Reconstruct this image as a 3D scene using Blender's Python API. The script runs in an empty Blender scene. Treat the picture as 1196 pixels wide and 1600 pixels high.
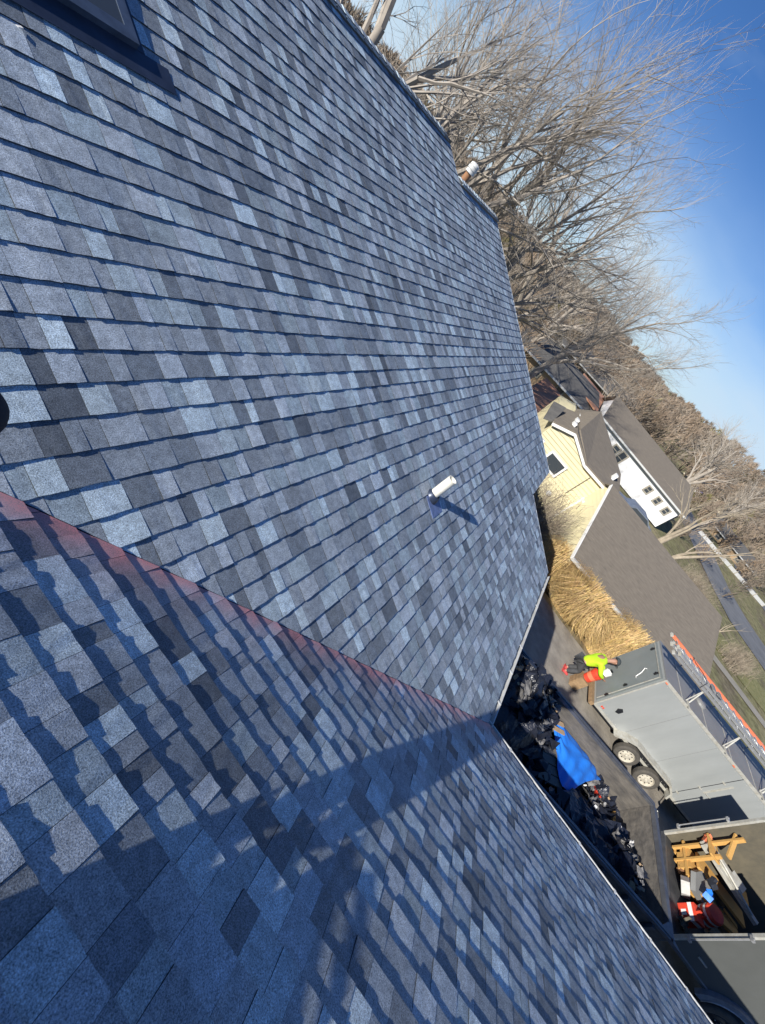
import bpy, math, random
from mathutils import Vector, Matrix
from mathutils.noise import noise as pnoise
random.seed(7)
S = bpy.context.scene
COL = S.collection
PI = math.pi
T = 0.424                      # roof pitch (rise over run)
CP = 1/math.sqrt(1+T*T)

# ------------------------------------------------------------------ camera
cam_d = bpy.data.cameras.new('camera'); cam = bpy.data.objects.new('camera', cam_d); COL.objects.link(cam)
cam_d.sensor_fit = 'VERTICAL'; cam_d.sensor_height = 24.0; cam_d.lens = 24.0*697.5/1600
cam_d.clip_start = 0.02; cam_d.clip_end = 3000
CAMPOS = Vector((-3.9298, 2.2287, 3.1065))
RV = Vector((2.3785086, -0.7451858, 1.2578858))
Rw = Matrix.Rotation(RV.length, 3, RV.normalized())       # world -> (right, down, forward)
right, down, fwd = Rw[0], Rw[1], Rw[2]
M = Matrix(((right[0], -down[0], -fwd[0]), (right[1], -down[1], -fwd[1]), (right[2], -down[2], -fwd[2])))
cam.matrix_world = Matrix.Translation(CAMPOS) @ M.to_4x4()
S.camera = cam

# ------------------------------------------------------------------ sun and sky
SUN = Vector((0.793, -0.436, -0.423)).normalized()        # direction the light travels
el = math.asin(-SUN.z); az = math.atan2(-SUN.x, -SUN.y)
W = bpy.data.worlds.new('World'); S.world = W; W.use_nodes = True
wn, wl = W.node_tree.nodes, W.node_tree.links
bg = wn['Background']
sky = wn.new('ShaderNodeTexSky'); sky.sky_type = 'NISHITA'; sky.sun_disc = False
sky.sun_elevation = el; sky.sun_rotation = az; sky.altitude = 300; sky.air_density = 1.0; sky.dust_density = 0.0; sky.ozone_density = 2.2
tc = wn.new('ShaderNodeTexCoord'); mp = wn.new('ShaderNodeMapping'); mp.inputs['Scale'].default_value = (1.6, 1.6, 5.0)
cn = wn.new('ShaderNodeTexNoise'); cn.inputs['Scale'].default_value = 1.5; cn.inputs['Detail'].default_value = 5; cn.inputs['Roughness'].default_value = 0.5
cr = wn.new('ShaderNodeValToRGB'); cr.color_ramp.elements[0].position = 0.62; cr.color_ramp.elements[1].position = 0.9
cr.color_ramp.elements[1].color = (0.35, 0.35, 0.35, 1)
mix = wn.new('ShaderNodeMix'); mix.data_type = 'RGBA'; mix.inputs['B'].default_value = (7.6, 9.6, 11.6, 1)
wl.new(tc.outputs['Generated'], mp.inputs['Vector']); wl.new(mp.outputs['Vector'], cn.inputs['Vector'])
sx = wn.new('ShaderNodeSeparateXYZ'); wl.new(tc.outputs['Generated'], sx.inputs[0])
hz = wn.new('ShaderNodeMapRange'); hz.interpolation_type = 'SMOOTHSTEP'; hz.inputs['From Min'].default_value = -.02; hz.inputs['From Max'].default_value = .31; hz.inputs['To Min'].default_value = .85; hz.inputs['To Max'].default_value = 0.0
wl.new(sx.outputs['Z'], hz.inputs['Value']); wl.new(cn.outputs['Fac'], cr.inputs['Fac'])
ad = wn.new('ShaderNodeMath'); ad.operation = 'ADD'; ad.use_clamp = True; cm = wn.new('ShaderNodeMath'); cm.operation = 'MULTIPLY'
c2 = wn.new('ShaderNodeMapRange'); c2.inputs['From Min'].default_value = .3; c2.inputs['From Max'].default_value = .7; c2.inputs['To Min'].default_value = .45; c2.inputs['To Max'].default_value = 1.6
wl.new(cn.outputs['Fac'], c2.inputs['Value']); wl.new(hz.outputs[0], cm.inputs[0]); wl.new(c2.outputs[0], cm.inputs[1])
wl.new(cr.outputs['Color'], ad.inputs[0]); wl.new(cm.outputs[0], ad.inputs[1]); wl.new(ad.outputs[0], mix.inputs['Factor'])
hs = wn.new('ShaderNodeHueSaturation'); hs.inputs['Saturation'].default_value = 1.15
wl.new(sky.outputs['Color'], hs.inputs['Color']); tm = wn.new('ShaderNodeMix'); tm.data_type = 'RGBA'; tm.blend_type = 'MULTIPLY'; tm.inputs['Factor'].default_value = 1; tm.inputs['B'].default_value = (0.76, 1.0, 1.42, 1)
wl.new(hs.outputs['Color'], tm.inputs['A']); wl.new(tm.outputs['Result'], mix.inputs['A'])
wl.new(mix.outputs['Result'], bg.inputs['Color']); bg.inputs['Strength'].default_value = 0.056
sd = bpy.data.lights.new('sun', 'SUN'); sun = bpy.data.objects.new('sun', sd); COL.objects.link(sun)
sd.energy = 5.0; sd.angle = math.radians(0.5); sd.color = (1.0, 0.95, 0.87)
sun.rotation_euler = SUN.to_track_quat('-Z', 'Y').to_euler()
S.view_settings.view_transform = 'Standard'; S.view_settings.look = 'None'
S.view_settings.gamma = 1; S.view_settings.exposure = 0.5; S.view_settings.use_curve_mapping = False

# ------------------------------------------------------------------ materials
def mat(name, col, rough=0.7, noise=0.0, scale=5.0, col2=None, metal=0.0, bump=0.0, bscale=60, attr=False, spec=0.5, stretch=None, trans=None):
    m = bpy.data.materials.new(name); m.use_nodes = True
    n, l = m.node_tree.nodes, m.node_tree.links; b = n['Principled BSDF']
    b.inputs['Roughness'].default_value = rough; b.inputs['Metallic'].default_value = metal
    b.inputs['Specular IOR Level'].default_value = spec
    c = (*col, 1); b.inputs['Base Color'].default_value = c
    t = n.new('ShaderNodeTexCoord'); src = t.outputs['Object']
    if stretch:
        q = n.new('ShaderNodeMapping'); q.inputs['Scale'].default_value = stretch; l.new(src, q.inputs['Vector']); src = q.outputs['Vector']
    if noise > 0 or col2:
        nz = n.new('ShaderNodeTexNoise'); nz.inputs['Scale'].default_value = scale; nz.inputs['Detail'].default_value = 6; nz.inputs['Roughness'].default_value = 0.65
        l.new(src, nz.inputs['Vector'])
        rp = n.new('ShaderNodeValToRGB'); rp.color_ramp.elements[0].position = 0.5-noise*.5 if noise else .4; rp.color_ramp.elements[1].position = 0.5+noise*.5 if noise else .6
        c2 = col2 if col2 else tuple(x*0.6 for x in col)
        rp.color_ramp.elements[0].color = (*c2, 1); rp.color_ramp.elements[1].color = c
        l.new(nz.outputs['Fac'], rp.inputs['Fac']); outc = rp.outputs['Color']
        if attr:
            a = n.new('ShaderNodeAttribute'); a.attribute_name = 'tint'
            mx = n.new('ShaderNodeMix'); mx.data_type = 'RGBA'; mx.blend_type = 'MULTIPLY'; mx.inputs['Factor'].default_value = 1
            l.new(outc, mx.inputs['A']); l.new(a.outputs['Color'], mx.inputs['B']); outc = mx.outputs['Result']
        l.new(outc, b.inputs['Base Color'])
    if bump > 0:
        nb = n.new('ShaderNodeTexNoise'); nb.inputs['Scale'].default_value = bscale; nb.inputs['Detail'].default_value = 4; l.new(src, nb.inputs['Vector'])
        bp = n.new('ShaderNodeBump'); bp.inputs['Strength'].default_value = bump; bp.inputs['Distance'].default_value = 0.02
        l.new(nb.outputs['Fac'], bp.inputs['Height']); l.new(bp.outputs['Normal'], b.inputs['Normal'])
    return m

def shingle_mat():
    m = bpy.data.materials.new('shingle_granules'); m.use_nodes = True
    n, l = m.node_tree.nodes, m.node_tree.links; b = n['Principled BSDF']; b.inputs['Roughness'].default_value = 0.62
    b.inputs['Specular IOR Level'].default_value = 0.45
    a = n.new('ShaderNodeAttribute'); a.attribute_name = 'tint'
    t = n.new('ShaderNodeTexCoord')
    g1 = n.new('ShaderNodeTexNoise'); g1.inputs['Scale'].default_value = 210; g1.inputs['Detail'].default_value = 3; g1.inputs['Roughness'].default_value = 0.8
    g2 = n.new('ShaderNodeTexNoise'); g2.inputs['Scale'].default_value = 2.3; g2.inputs['Detail'].default_value = 4
    g3 = n.new('ShaderNodeTexNoise'); g3.inputs['Scale'].default_value = 26; g3.inputs['Detail'].default_value = 4
    for g in (g1, g2, g3): l.new(t.outputs['Object'], g.inputs['Vector'])
    r1 = n.new('ShaderNodeMapRange'); r1.inputs['From Min'].default_value = .3; r1.inputs['From Max'].default_value = .7; r1.inputs['To Min'].default_value = .22; r1.inputs['To Max'].default_value = 1.95
    r2 = n.new('ShaderNodeMapRange'); r2.inputs['From Min'].default_value = .3; r2.inputs['From Max'].default_value = .7; r2.inputs['To Min'].default_value = .85; r2.inputs['To Max'].default_value = 1.15
    r3 = n.new('ShaderNodeMapRange'); r3.inputs['From Min'].default_value = .3; r3.inputs['From Max'].default_value = .7; r3.inputs['To Min'].default_value = .8; r3.inputs['To Max'].default_value = 1.2
    l.new(g1.outputs['Fac'], r1.inputs['Value']); l.new(g2.outputs['Fac'], r2.inputs['Value']); l.new(g3.outputs['Fac'], r3.inputs['Value'])
    mu = n.new('ShaderNodeMath'); mu.operation = 'MULTIPLY'; l.new(r1.outputs[0], mu.inputs[0]); l.new(r2.outputs[0], mu.inputs[1])
    mu2 = n.new('ShaderNodeMath'); mu2.operation = 'MULTIPLY'; l.new(mu.outputs[0], mu2.inputs[0]); l.new(r3.outputs[0], mu2.inputs[1])
    vm = n.new('ShaderNodeVectorMath'); vm.operation = 'SCALE'; l.new(a.outputs['Color'], vm.inputs[0]); l.new(mu2.outputs[0], vm.inputs['Scale'])
    # red chalk dust rubbed along the valley, kept in the tint's alpha channel
    rg = n.new('ShaderNodeMapRange'); rg.inputs['From Min'].default_value = .35; rg.inputs['From Max'].default_value = .62; rg.inputs['To Min'].default_value = .45; rg.inputs['To Max'].default_value = 1.25; l.new(g1.outputs['Fac'], rg.inputs['Value'])
    ch = n.new('ShaderNodeMix'); ch.data_type = 'RGBA'; ch.inputs['B'].default_value = (0.78, 0.30, 0.29, 1)
    am = n.new('ShaderNodeMath'); am.operation = 'MULTIPLY'; l.new(a.outputs['Alpha'], am.inputs[0]); l.new(r3.outputs[0], am.inputs[1])
    am2 = n.new('ShaderNodeMath'); am2.operation = 'MULTIPLY'; am2.use_clamp = True; l.new(am.outputs[0], am2.inputs[0]); l.new(r2.outputs[0], am2.inputs[1])
    l.new(vm.outputs[0], ch.inputs['A']); am3 = n.new('ShaderNodeMath'); am3.operation = 'MULTIPLY'; am3.use_clamp = True; l.new(am2.outputs[0], am3.inputs[0]); l.new(rg.outputs[0], am3.inputs[1]); l.new(am3.outputs[0], ch.inputs['Factor'])
    l.new(ch.outputs['Result'], b.inputs['Base Color'])
    bp = n.new('ShaderNodeBump'); bp.inputs['Strength'].default_value = 0.75; bp.inputs['Distance'].default_value = 0.0022
    l.new(g1.outputs['Fac'], bp.inputs['Height']); l.new(bp.outputs['Normal'], b.inputs['Normal'])
    return m

MT = dict(
 shingle=shingle_mat(),
 deck=mat('roof_deck_felt', (.06, .065, .08), .9, .3, 30),
 plainroof=mat('plain_roof', (.16, .17, .2), .9, .4, 12, bump=.3, bscale=40),
 alu=mat('white_aluminium', (.62, .63, .62), .4, .3, 6, (.5, .5, .48)),
 white=mat('white_paint', (.8, .8, .78), .5, .3, 3, (.7, .7, .67)),
 sidingw=mat('white_siding', (.78, .78, .77), .6, .3, 1.5, (.7, .7, .69)),
 pipe=mat('pipe_plastic', (.82, .80, .70), .4, .4, 14, (.62, .6, .5)),
 lead=mat('blue_grey_boot', (.16, .22, .42), .5, .3, 20),
 darkmetal=mat('dark_bronze_metal', (.045, .06, .10), .35, .3, 5, metal=.3),
 greymetal=mat('grey_metal', (.10, .135, .20), .35, .3, 8, metal=.3),
 glass=mat('window_glass', (.05, .06, .07), .08, spec=.8),
 copper=mat('rusty_copper', (.33, .16, .07), .7, .4, 12, (.18, .1, .06)),
 asphalt=mat('driveway_asphalt', (.38, .345, .29), .92, .4, 1.9, (.20, .18, .155), bump=.5, bscale=25),
 road=mat('street_asphalt', (.19, .195, .20), .9, .4, .6, (.12, .125, .13), bump=.2, bscale=10),
 concrete=mat('pale_concrete', (.36, .33, .27), .9, .4, 1.5, (.27, .25, .2), bump=.2, bscale=15),
 yellow=mat('yellow_siding', (.68, .61, .39), .65, .4, 1.2, (.62, .56, .35)),
 taupe=mat('taupe_roof', (.215, .185, .145), .95, .5, 9, (.125, .108, .088), bump=.4, bscale=22, stretch=(.35, 1.6, 1)),
 greyroof=mat('grey_roof', (.14, .135, .125), .95, .5, 3, (.085, .082, .078), bump=.4, bscale=14),
 redroof=mat('red_brown_roof', (.50, .25, .15), .95, .5, 2.5, (.36, .18, .11), bump=.4, bscale=14),
 trailer=mat('trailer_grey_panel', (.315, .33, .325), .38, .5, .9, (.255, .27, .265), bump=.25, bscale=1.6, stretch=(1, 2, .6)),
 traildoor=mat('trailer_door_grey', (.21, .235, .235), .45, .5, 1.5, (.17, .19, .19), bump=.2, bscale=2),
 trailroof=mat('trailer_roof', (.23, .235, .23), .5, .5, 1.5, (.17, .172, .17)),
 seam=mat('seam_metal', (.52, .52, .48), .5, .4, 8, (.35, .33, .27), metal=.2),
 rubber=mat('tyre_rubber', (.055, .052, .048), .9, .4, 12, (.10, .09, .075)),
 rim=mat('dusty_white_rim', (.55, .52, .44), .6, .4, 14, (.38, .34, .27)),
 black=mat('black_steel', (.03, .032, .038), .4, .3, 6, (.02, .022, .026), metal=.3),
 rail=mat('worn_dark_rail', (.17, .18, .20), .45, .5, 7, (.09, .095, .11), metal=.5),
 rust=mat('rusty_inner_wall', (.155, .14, .12), .8, .4, 7, (.06, .057, .055), bump=.6, bscale=12, stretch=(1, .35, 1.5)),
 floor=mat('dirty_bed_floor', (.075, .075, .075), .6, .5, 4, (.018, .02, .026), bump=.4, bscale=14),
 vanside=mat('charcoal_panel', (.10, .105, .10), .35, .4, 2, (.085, .09, .085)),
 fender=mat('grey_fender', (.26, .30, .36), .35, .3, 4, metal=.3),
 inner=mat('van_inner', (.14, .12, .08), .8, .5, 3, (.07, .065, .05)),
 lumber=mat('yellow_lumber', (.62, .36, .11), .7, .4, 14, (.45, .25, .07), stretch=(8, 1, 1)),
 oldwood=mat('weathered_wood', (.20, .18, .15), .85, .5, 30, (.12, .11, .10), stretch=(1, 6, 6)),
 post=mat('brown_post_wood', (.36, .24, .13), .8, .5, 15, (.2, .13, .07)),
 ladder=mat('ladder_aluminium', (.55, .56, .56), .35, .4, 10, (.4, .4, .4), metal=.6),
 orange=mat('orange_fibreglass', (.75, .20, .09), .5, .4, 9, (.6, .17, .09)),
 red=mat('red_plastic', (.72, .07, .03), .45, .3, 9, (.55, .05, .03)),
 tarp=mat('blue_tarp', (.025, .23, .80), .5, .5, 3, (.018, .17, .68), bump=.4, bscale=9),
 felt=mat('black_debris', (.024, .028, .042), .28, .5, 8, (.008, .01, .018), bump=.7, bscale=20),
 felt2=mat('grey_debris', (.21, .205, .20), .6, .5, 18, (.05, .05, .055), bump=.5, bscale=25),
 pink=mat('pink_foam', (.50, .15, .42), .8, .4, 12, (.36, .20, .30)),
 cardboard=mat('tan_cardboard', (.50, .36, .22), .9, .4, 8, (.38, .26, .15)),
 hivis=mat('hi_vis_yellow', (.50, .78, .02), .75, .3, 10, (.42, .66, .02), bump=.3, bscale=20),
 skin=mat('skin', (.35, .19, .13), .6),
 trousers=mat('charcoal_trousers', (.06, .062, .066), .9, .3, 10),
 navy=mat('navy_cloth', (.02, .025, .04), .9, .3, 10),
 redshoe=mat('red_shoe', (.6, .08, .08), .6),
 cap=mat('dark_cap', (.04, .05, .055), .8),
 straw=mat('dry_grass', (.62, .45, .21), .8, attr=True, noise=.3, scale=2.0, col2=(.47, .33, .15)),
 bark=mat('bare_bark', (.42, .375, .315), .9, .5, 3, (.22, .19, .16)),
 palebark=mat('pale_bark', (.40, .34, .25), .9, .5, 4, (.20, .165, .12)),
 twig=mat('brown_twigs', (.27, .215, .16), .95, attr=True, noise=.4, scale=.12, col2=(.175, .145, .115)),
 shrub=mat('shrub_twigs', (.30, .26, .20), .95, attr=True, noise=.4, scale=2, col2=(.18, .14, .10)),
 evergreen=mat('dark_needles', (.045, .07, .03), .9, .4, 1, (.03, .045, .02)),
 pool=mat('blue_cover', (.05, .09, .55), .5, .3, 1),
 stone=mat('pale_stone', (.55, .5, .38), .9, .5, 2, (.35, .3, .22), bump=.5, bscale=5),
)
def ground_mat():
    m = bpy.data.materials.new('winter_ground'); m.use_nodes = True
    n, l = m.node_tree.nodes, m.node_tree.links; b = n['Principled BSDF']; b.inputs['Roughness'].default_value = .95; b.inputs['Specular IOR Level'].default_value = .1
    t = n.new('ShaderNodeTexCoord')
    a = n.new('ShaderNodeTexNoise'); a.inputs['Scale'].default_value = .11; a.inputs['Detail'].default_value = 8; a.inputs['Roughness'].default_value = .65
    c = n.new('ShaderNodeTexNoise'); c.inputs['Scale'].default_value = 1.6; c.inputs['Detail'].default_value = 8; c.inputs['Roughness'].default_value = .7
    l.new(t.outputs['Object'], a.inputs['Vector']); l.new(t.outputs['Object'], c.inputs['Vector'])
    r = n.new('ShaderNodeValToRGB'); e = r.color_ramp.elements
    e[0].position = .36; e[0].color = (.17, .14, .10, 1); e[1].position = .66; e[1].color = (.30, .245, .16, 1)
    k = r.color_ramp.elements.new(.5); k.color = (.21, .20, .10, 1)
    r2 = n.new('ShaderNodeMapRange'); r2.inputs['From Min'].default_value = .3; r2.inputs['From Max'].default_value = .7; r2.inputs['To Min'].default_value = .45; r2.inputs['To Max'].default_value = 1.5
    l.new(a.outputs['Fac'], r.inputs['Fac']); l.new(c.outputs['Fac'], r2.inputs['Value'])
    v = n.new('ShaderNodeVectorMath'); v.operation = 'SCALE'; l.new(r.outputs['Color'], v.inputs[0]); l.new(r2.outputs[0], v.inputs['Scale'])
    l.new(v.outputs[0], b.inputs['Base Color'])
    bp = n.new('ShaderNodeBump'); bp.inputs['Strength'].default_value = .6; bp.inputs['Distance'].default_value = .08; l.new(c.outputs['Fac'], bp.inputs['Height']); l.new(bp.outputs['Normal'], b.inputs['Normal'])
    return m
MT['ground'] = ground_mat()
MT['grassy'] = mat('mossy_grass', (.30, .27, .12), .95, .4, 3, (.12, .13, .03), bump=.5, bscale=8)

# ------------------------------------------------------------------ mesh helpers
class MB:
    def __init__(s): s.v = []; s.f = []; s.c = []; s.X = None; s.tint = None
    def add(s, vs, fs, tint=None):
        k = len(s.v)
        if s.X is not None: vs = [s.X @ Vector(p) for p in vs]
        s.v += [tuple(p) for p in vs]; s.f += [tuple(i+k for i in f) for f in fs]
        if tint is not None: s.c += [tint]*len(vs)
        return s
    def box(s, c, d, rot=None):
        x, y, z = d[0]/2, d[1]/2, d[2]/2
        P = [Vector((a*x, b*y, e*z)) for a in (-1, 1) for b in (-1, 1) for e in (-1, 1)]
        if rot is not None: P = [rot @ p for p in P]
        P = [p+Vector(c) for p in P]
        return s.add(P, [(0, 1, 3, 2), (4, 6, 7, 5), (0, 4, 5, 1), (2, 3, 7, 6), (0, 2, 6, 4), (1, 5, 7, 3)])
    def box2(s, a, b): return s.box([(a[i]+b[i])/2 for i in range(3)], [abs(b[i]-a[i]) for i in range(3)])
    def beam(s, a, b, w, h=None, up=(0, 0, 1)):
        a, b = Vector(a), Vector(b); h = h or w; d = (b-a); L = d.length; d.normalize(); u = Vector(up)
        if abs(d.dot(u)) > .98: u = Vector((1, 0, 0))
        x = d.cross(u).normalized(); z = x.cross(d)
        R = Matrix((x, d, z)).transposed()
        return s.box((a+b)/2, (w, L, h), R)
    def tube(s, pts, rad, n=8, cap=True, tint=None):
        pts = [Vector(p) for p in pts]; rad = rad if hasattr(rad, '__len__') else [rad]*len(pts)
        vs = []; pu = None
        for i, p in enumerate(pts):
            d = (pts[min(i+1, len(pts)-1)]-pts[max(i-1, 0)]).normalized()
            u = pu if pu is not None else (Vector((0, 0, 1)) if abs(d.z) < .9 else Vector((1, 0, 0)))
            x = d.cross(u)
            if x.length < 1e-4: x = d.cross(Vector((0.3, 1, 0.1)))
            x.normalize(); u = x.cross(d).normalized(); pu = u
            for k in range(n):
                a = 2*PI*k/n; vs.append(p+(x*math.cos(a)+u*math.sin(a))*rad[i])
        fs = [(i*n+k, i*n+(k+1) % n, (i+1)*n+(k+1) % n, (i+1)*n+k) for i in range(len(pts)-1) for k in range(n)]
        if cap: fs += [tuple(range(n))[::-1], tuple((len(pts)-1)*n+k for k in range(n))]
        return s.add(vs, fs, tint)
    def lathe(s, c, axis, prof, n=24, x=None):
        ax = Vector(axis).normalized(); x = (Vector((0, 0, 1)) if abs(ax.z) < .9 else Vector((1, 0, 0))).cross(ax).normalized(); y = ax.cross(x)
        vs = [Vector(c)+ax*h+(x*math.cos(2*PI*k/n)+y*math.sin(2*PI*k/n))*r for h, r in prof for k in range(n)]
        fs = [(i*n+k, i*n+(k+1) % n, (i+1)*n+(k+1) % n, (i+1)*n+k) for i in range(len(prof)-1) for k in range(n)]
        return s.add(vs, fs)
    def prism(s, poly, d):       # closed polygon of 3-D points extruded by vector d
        n = len(poly); d = Vector(d); P = [Vector(p) for p in poly]
        return s.add(P+[p+d for p in P], [tuple(range(n))[::-1], tuple(range(n, 2*n))]+[(i, (i+1) % n, n+(i+1) % n, n+i) for i in range(n)])
    def build(s, name, m, parent=None, smooth=False, kind=None, label=None):
        me = bpy.data.meshes.new(name); me.from_pydata(s.v, [], s.f); me.update()
        if s.c and len(s.c) == len(s.v):
            at = me.color_attributes.new('tint', 'FLOAT_COLOR', 'POINT'); at.data.foreach_set('color', [q for c in s.c for q in c])
        me.materials.append(MT[m] if isinstance(m, str) else m)
        if smooth: me.polygons.foreach_set('use_smooth', [True]*len(me.polygons))
        o = bpy.data.objects.new(name, me); COL.objects.link(o)
        if parent: o.parent = parent
        if kind: o['kind'] = kind
        if label: o['label'] = label
        return o
def tag(o, label, cat, group=None):
    o['label'] = label; o['category'] = cat
    if group: o['group'] = group
    return o
def thing(name, label, cat, loc=(0, 0, 0), rz=0, group=None):
    o = bpy.data.objects.new(name, None); COL.objects.link(o); o.location = loc; o.rotation_euler = (0, 0, rz)
    return tag(o, label, cat, group)
def copy_tree(o, parent=None):
    c = o.copy(); COL.objects.link(c); c.parent = parent
    for ch in list(o.children): copy_tree(ch, c)
    return c
def clip(poly, a, b, c, key=lambda p: p):     # keep a*x+b*y+c >= 0
    out = []; n = len(poly)
    for i in range(n):
        P, Q = poly[i], poly[(i+1) % n]; p, q = key(P), key(Q)
        fp, fq = a*p[0]+b*p[1]+c, a*q[0]+b*q[1]+c
        if fp >= 0: out.append(P)
        if (fp >= 0) != (fq >= 0):
            t = fp/(fp-fq); out.append(tuple(P[j]+(Q[j]-P[j])*t for j in range(len(P))))
    return out

# ------------------------------------------------------------------ terrain, driveway, streets
def sm(x): x = max(0, min(1, x)); return x*x*(3-2*x)
def gz(x, y):
    z = -3.1-1.2*sm((x-10.6)/2.4)
    r = math.hypot(x+4, y-2); azd = math.degrees(math.atan2(y-2.2, x+3.9))
    kn = [(-40, 9), (-16, 8), (-9, 3.2), (-4, -1.0), (7, -.6), (15, -3.6), (60, -3.9)]
    top = 9 if azd < -40 or azd > 90 else -3.9
    for (a0, t0), (a1, t1) in zip(kn[:-1], kn[1:]):
        if a0 <= azd <= a1: top = t0+(t1-t0)*sm((azd-a0)/(a1-a0))
    z += (top+4.3)*sm((r-110)/170)
    if r > 30: z += 0.5*pnoise(Vector((x*.03, y*.03, 0)))*min(1, (r-30)/40)
    return z
xs = [-160, -100, -60, -30, -15, -5, 0, 5, 9, 10.6]+[10.6+.4*i for i in range(1, 8)]+[14+2*i for i in range(0, 24)]+[62+6*i for i in range(0, 60)]+[460, 560, 800, 1200, 1800]
ys = [-1500, -700, -400, -300, -250]+[-220+8*i for i in range(0, 20)]+[-60+2.5*i for i in range(0, 44)]+[52+8*i for i in range(0, 30)]+[320, 420, 700, 1500]
mb = MB()
mb.v = [(x, y, gz(x, y)) for y in ys for x in xs]
nx = len(xs); mb.f = [(j*nx+i, j*nx+i+1, (j+1)*nx+i+1, (j+1)*nx+i) for j in range(len(ys)-1) for i in range(nx-1)]
mb.build('ground', 'ground', kind='structure', smooth=True)
def sheet(name, pts_l, pts_r, m, dz, kind='structure', step=3.0):
    mb = MB(); L = []; R = []
    def dens(p):
        out = []
        for a, b in zip(p[:-1], p[1:]):
            k = 6
            out += [(a[0]+(b[0]-a[0])*i/k, a[1]+(b[1]-a[1])*i/k) for i in range(k)]
        return out+[p[-1]]
    L, R = dens(pts_l), dens(pts_r); nn = 7
    for a, b in zip(L, R):
        for i in range(nn):
            x = a[0]+(b[0]-a[0])*i/(nn-1); y = a[1]+(b[1]-a[1])*i/(nn-1); mb.v.append((x, y, gz(x, y)+dz))
    for i in range(len(L)-1):
        for j in range(nn-1):
            k = i*nn+j; mb.f.append((k, k+1, k+nn+1, k+nn))
    return mb.build(name, m, kind=kind)
sheet('driveway', [(-16, 2.5), (-16, -30)], [(10.4, 2.5), (10.4, -30)], 'asphalt', .006)
sheet('sidewalk', [(30.2, 6), (30.2, -12), (30.0, -20), (29.5, -26), (28, -40)], [(31.6, 6), (31.6, -12), (31.4, -20), (30.9, -26), (29.4, -40)], 'concrete', .05)
sheet('street', [(90, -14), (74, -18), (62, -21.5), (52, -23.6), (47.5, -25), (45, -30), (43, -44)], [(98, -22), (82, -25), (72, -27.5), (62, -28.8), (57.5, -31), (54, -36), (50, -48)], 'road', .06)
sheet('grass_verge', [(34, -8), (33.5, -17), (33, -24), (32, -40)], [(40, -10), (39.5, -18), (38.5, -25), (36, -40)], 'grassy', .04)
sheet('side_road', [(84, -36), (78, -44), (74, -60)], [(90, -38), (84, -48), (80, -62)], 'road', .06)

# ------------------------------------------------------------------ our house: roof with individual shingles
house = thing('house', 'house being reroofed, new blue grey architectural shingles on two slopes meeting in a valley', 'house', (0, 0, -3.1))
HZ = 3.1
def hp(p): return (p[0], p[1], p[2]+HZ)
WR = 7.15; EXP = 0.143; PE = EXP*CP
def on1(a, w, h): return (a, w-T*CP*h, T*w+CP*h)
def on2(a, w, h): return (-w+T*CP*h, a, T*w+CP*h)
rx_a = lambda w: 4.12+0.28*w if w < 1.317 else 6.45+(w-1.36)*0.1776
def pal():
    r = random.random()
    if r < .26: b = (.345, .42, .465)
    elif r < .68: b = (.285, .328, .37)
    elif r < .94: b = (.20, .232, .265)
    else: b = (.135, .158, .185)
    k = random.uniform(.86, 1.14)*1.17; w = random.uniform(-.02, .02)
    return (b[0]*k*(1+w), b[1]*k, b[2]*k*(1-w))
tiles = []          # (importance, slope, verts, faces, colours)
fx = 697.5*765/1196
def project(p):
    d = Rw @ (Vector(p)-CAMPOS)
    if d.z < .05: return None
    return 382.5+fx*d.x/d.z, 512+fx*d.y/d.z, d.z
def chalk(p):       # plan distance on the lower slope from the valley line
    d = (-p[0]-p[1])/math.sqrt(2)
    if d < -.01: return 0.0
    n = .75+.5*pnoise(Vector((p[0]*3, p[1]*3, 4)))
    return max(0, min(.93, (.95*math.exp(-(max(d, 0)/.05)**2)+.22*math.exp(-(max(d, 0)/.2)**2))*n))
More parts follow.
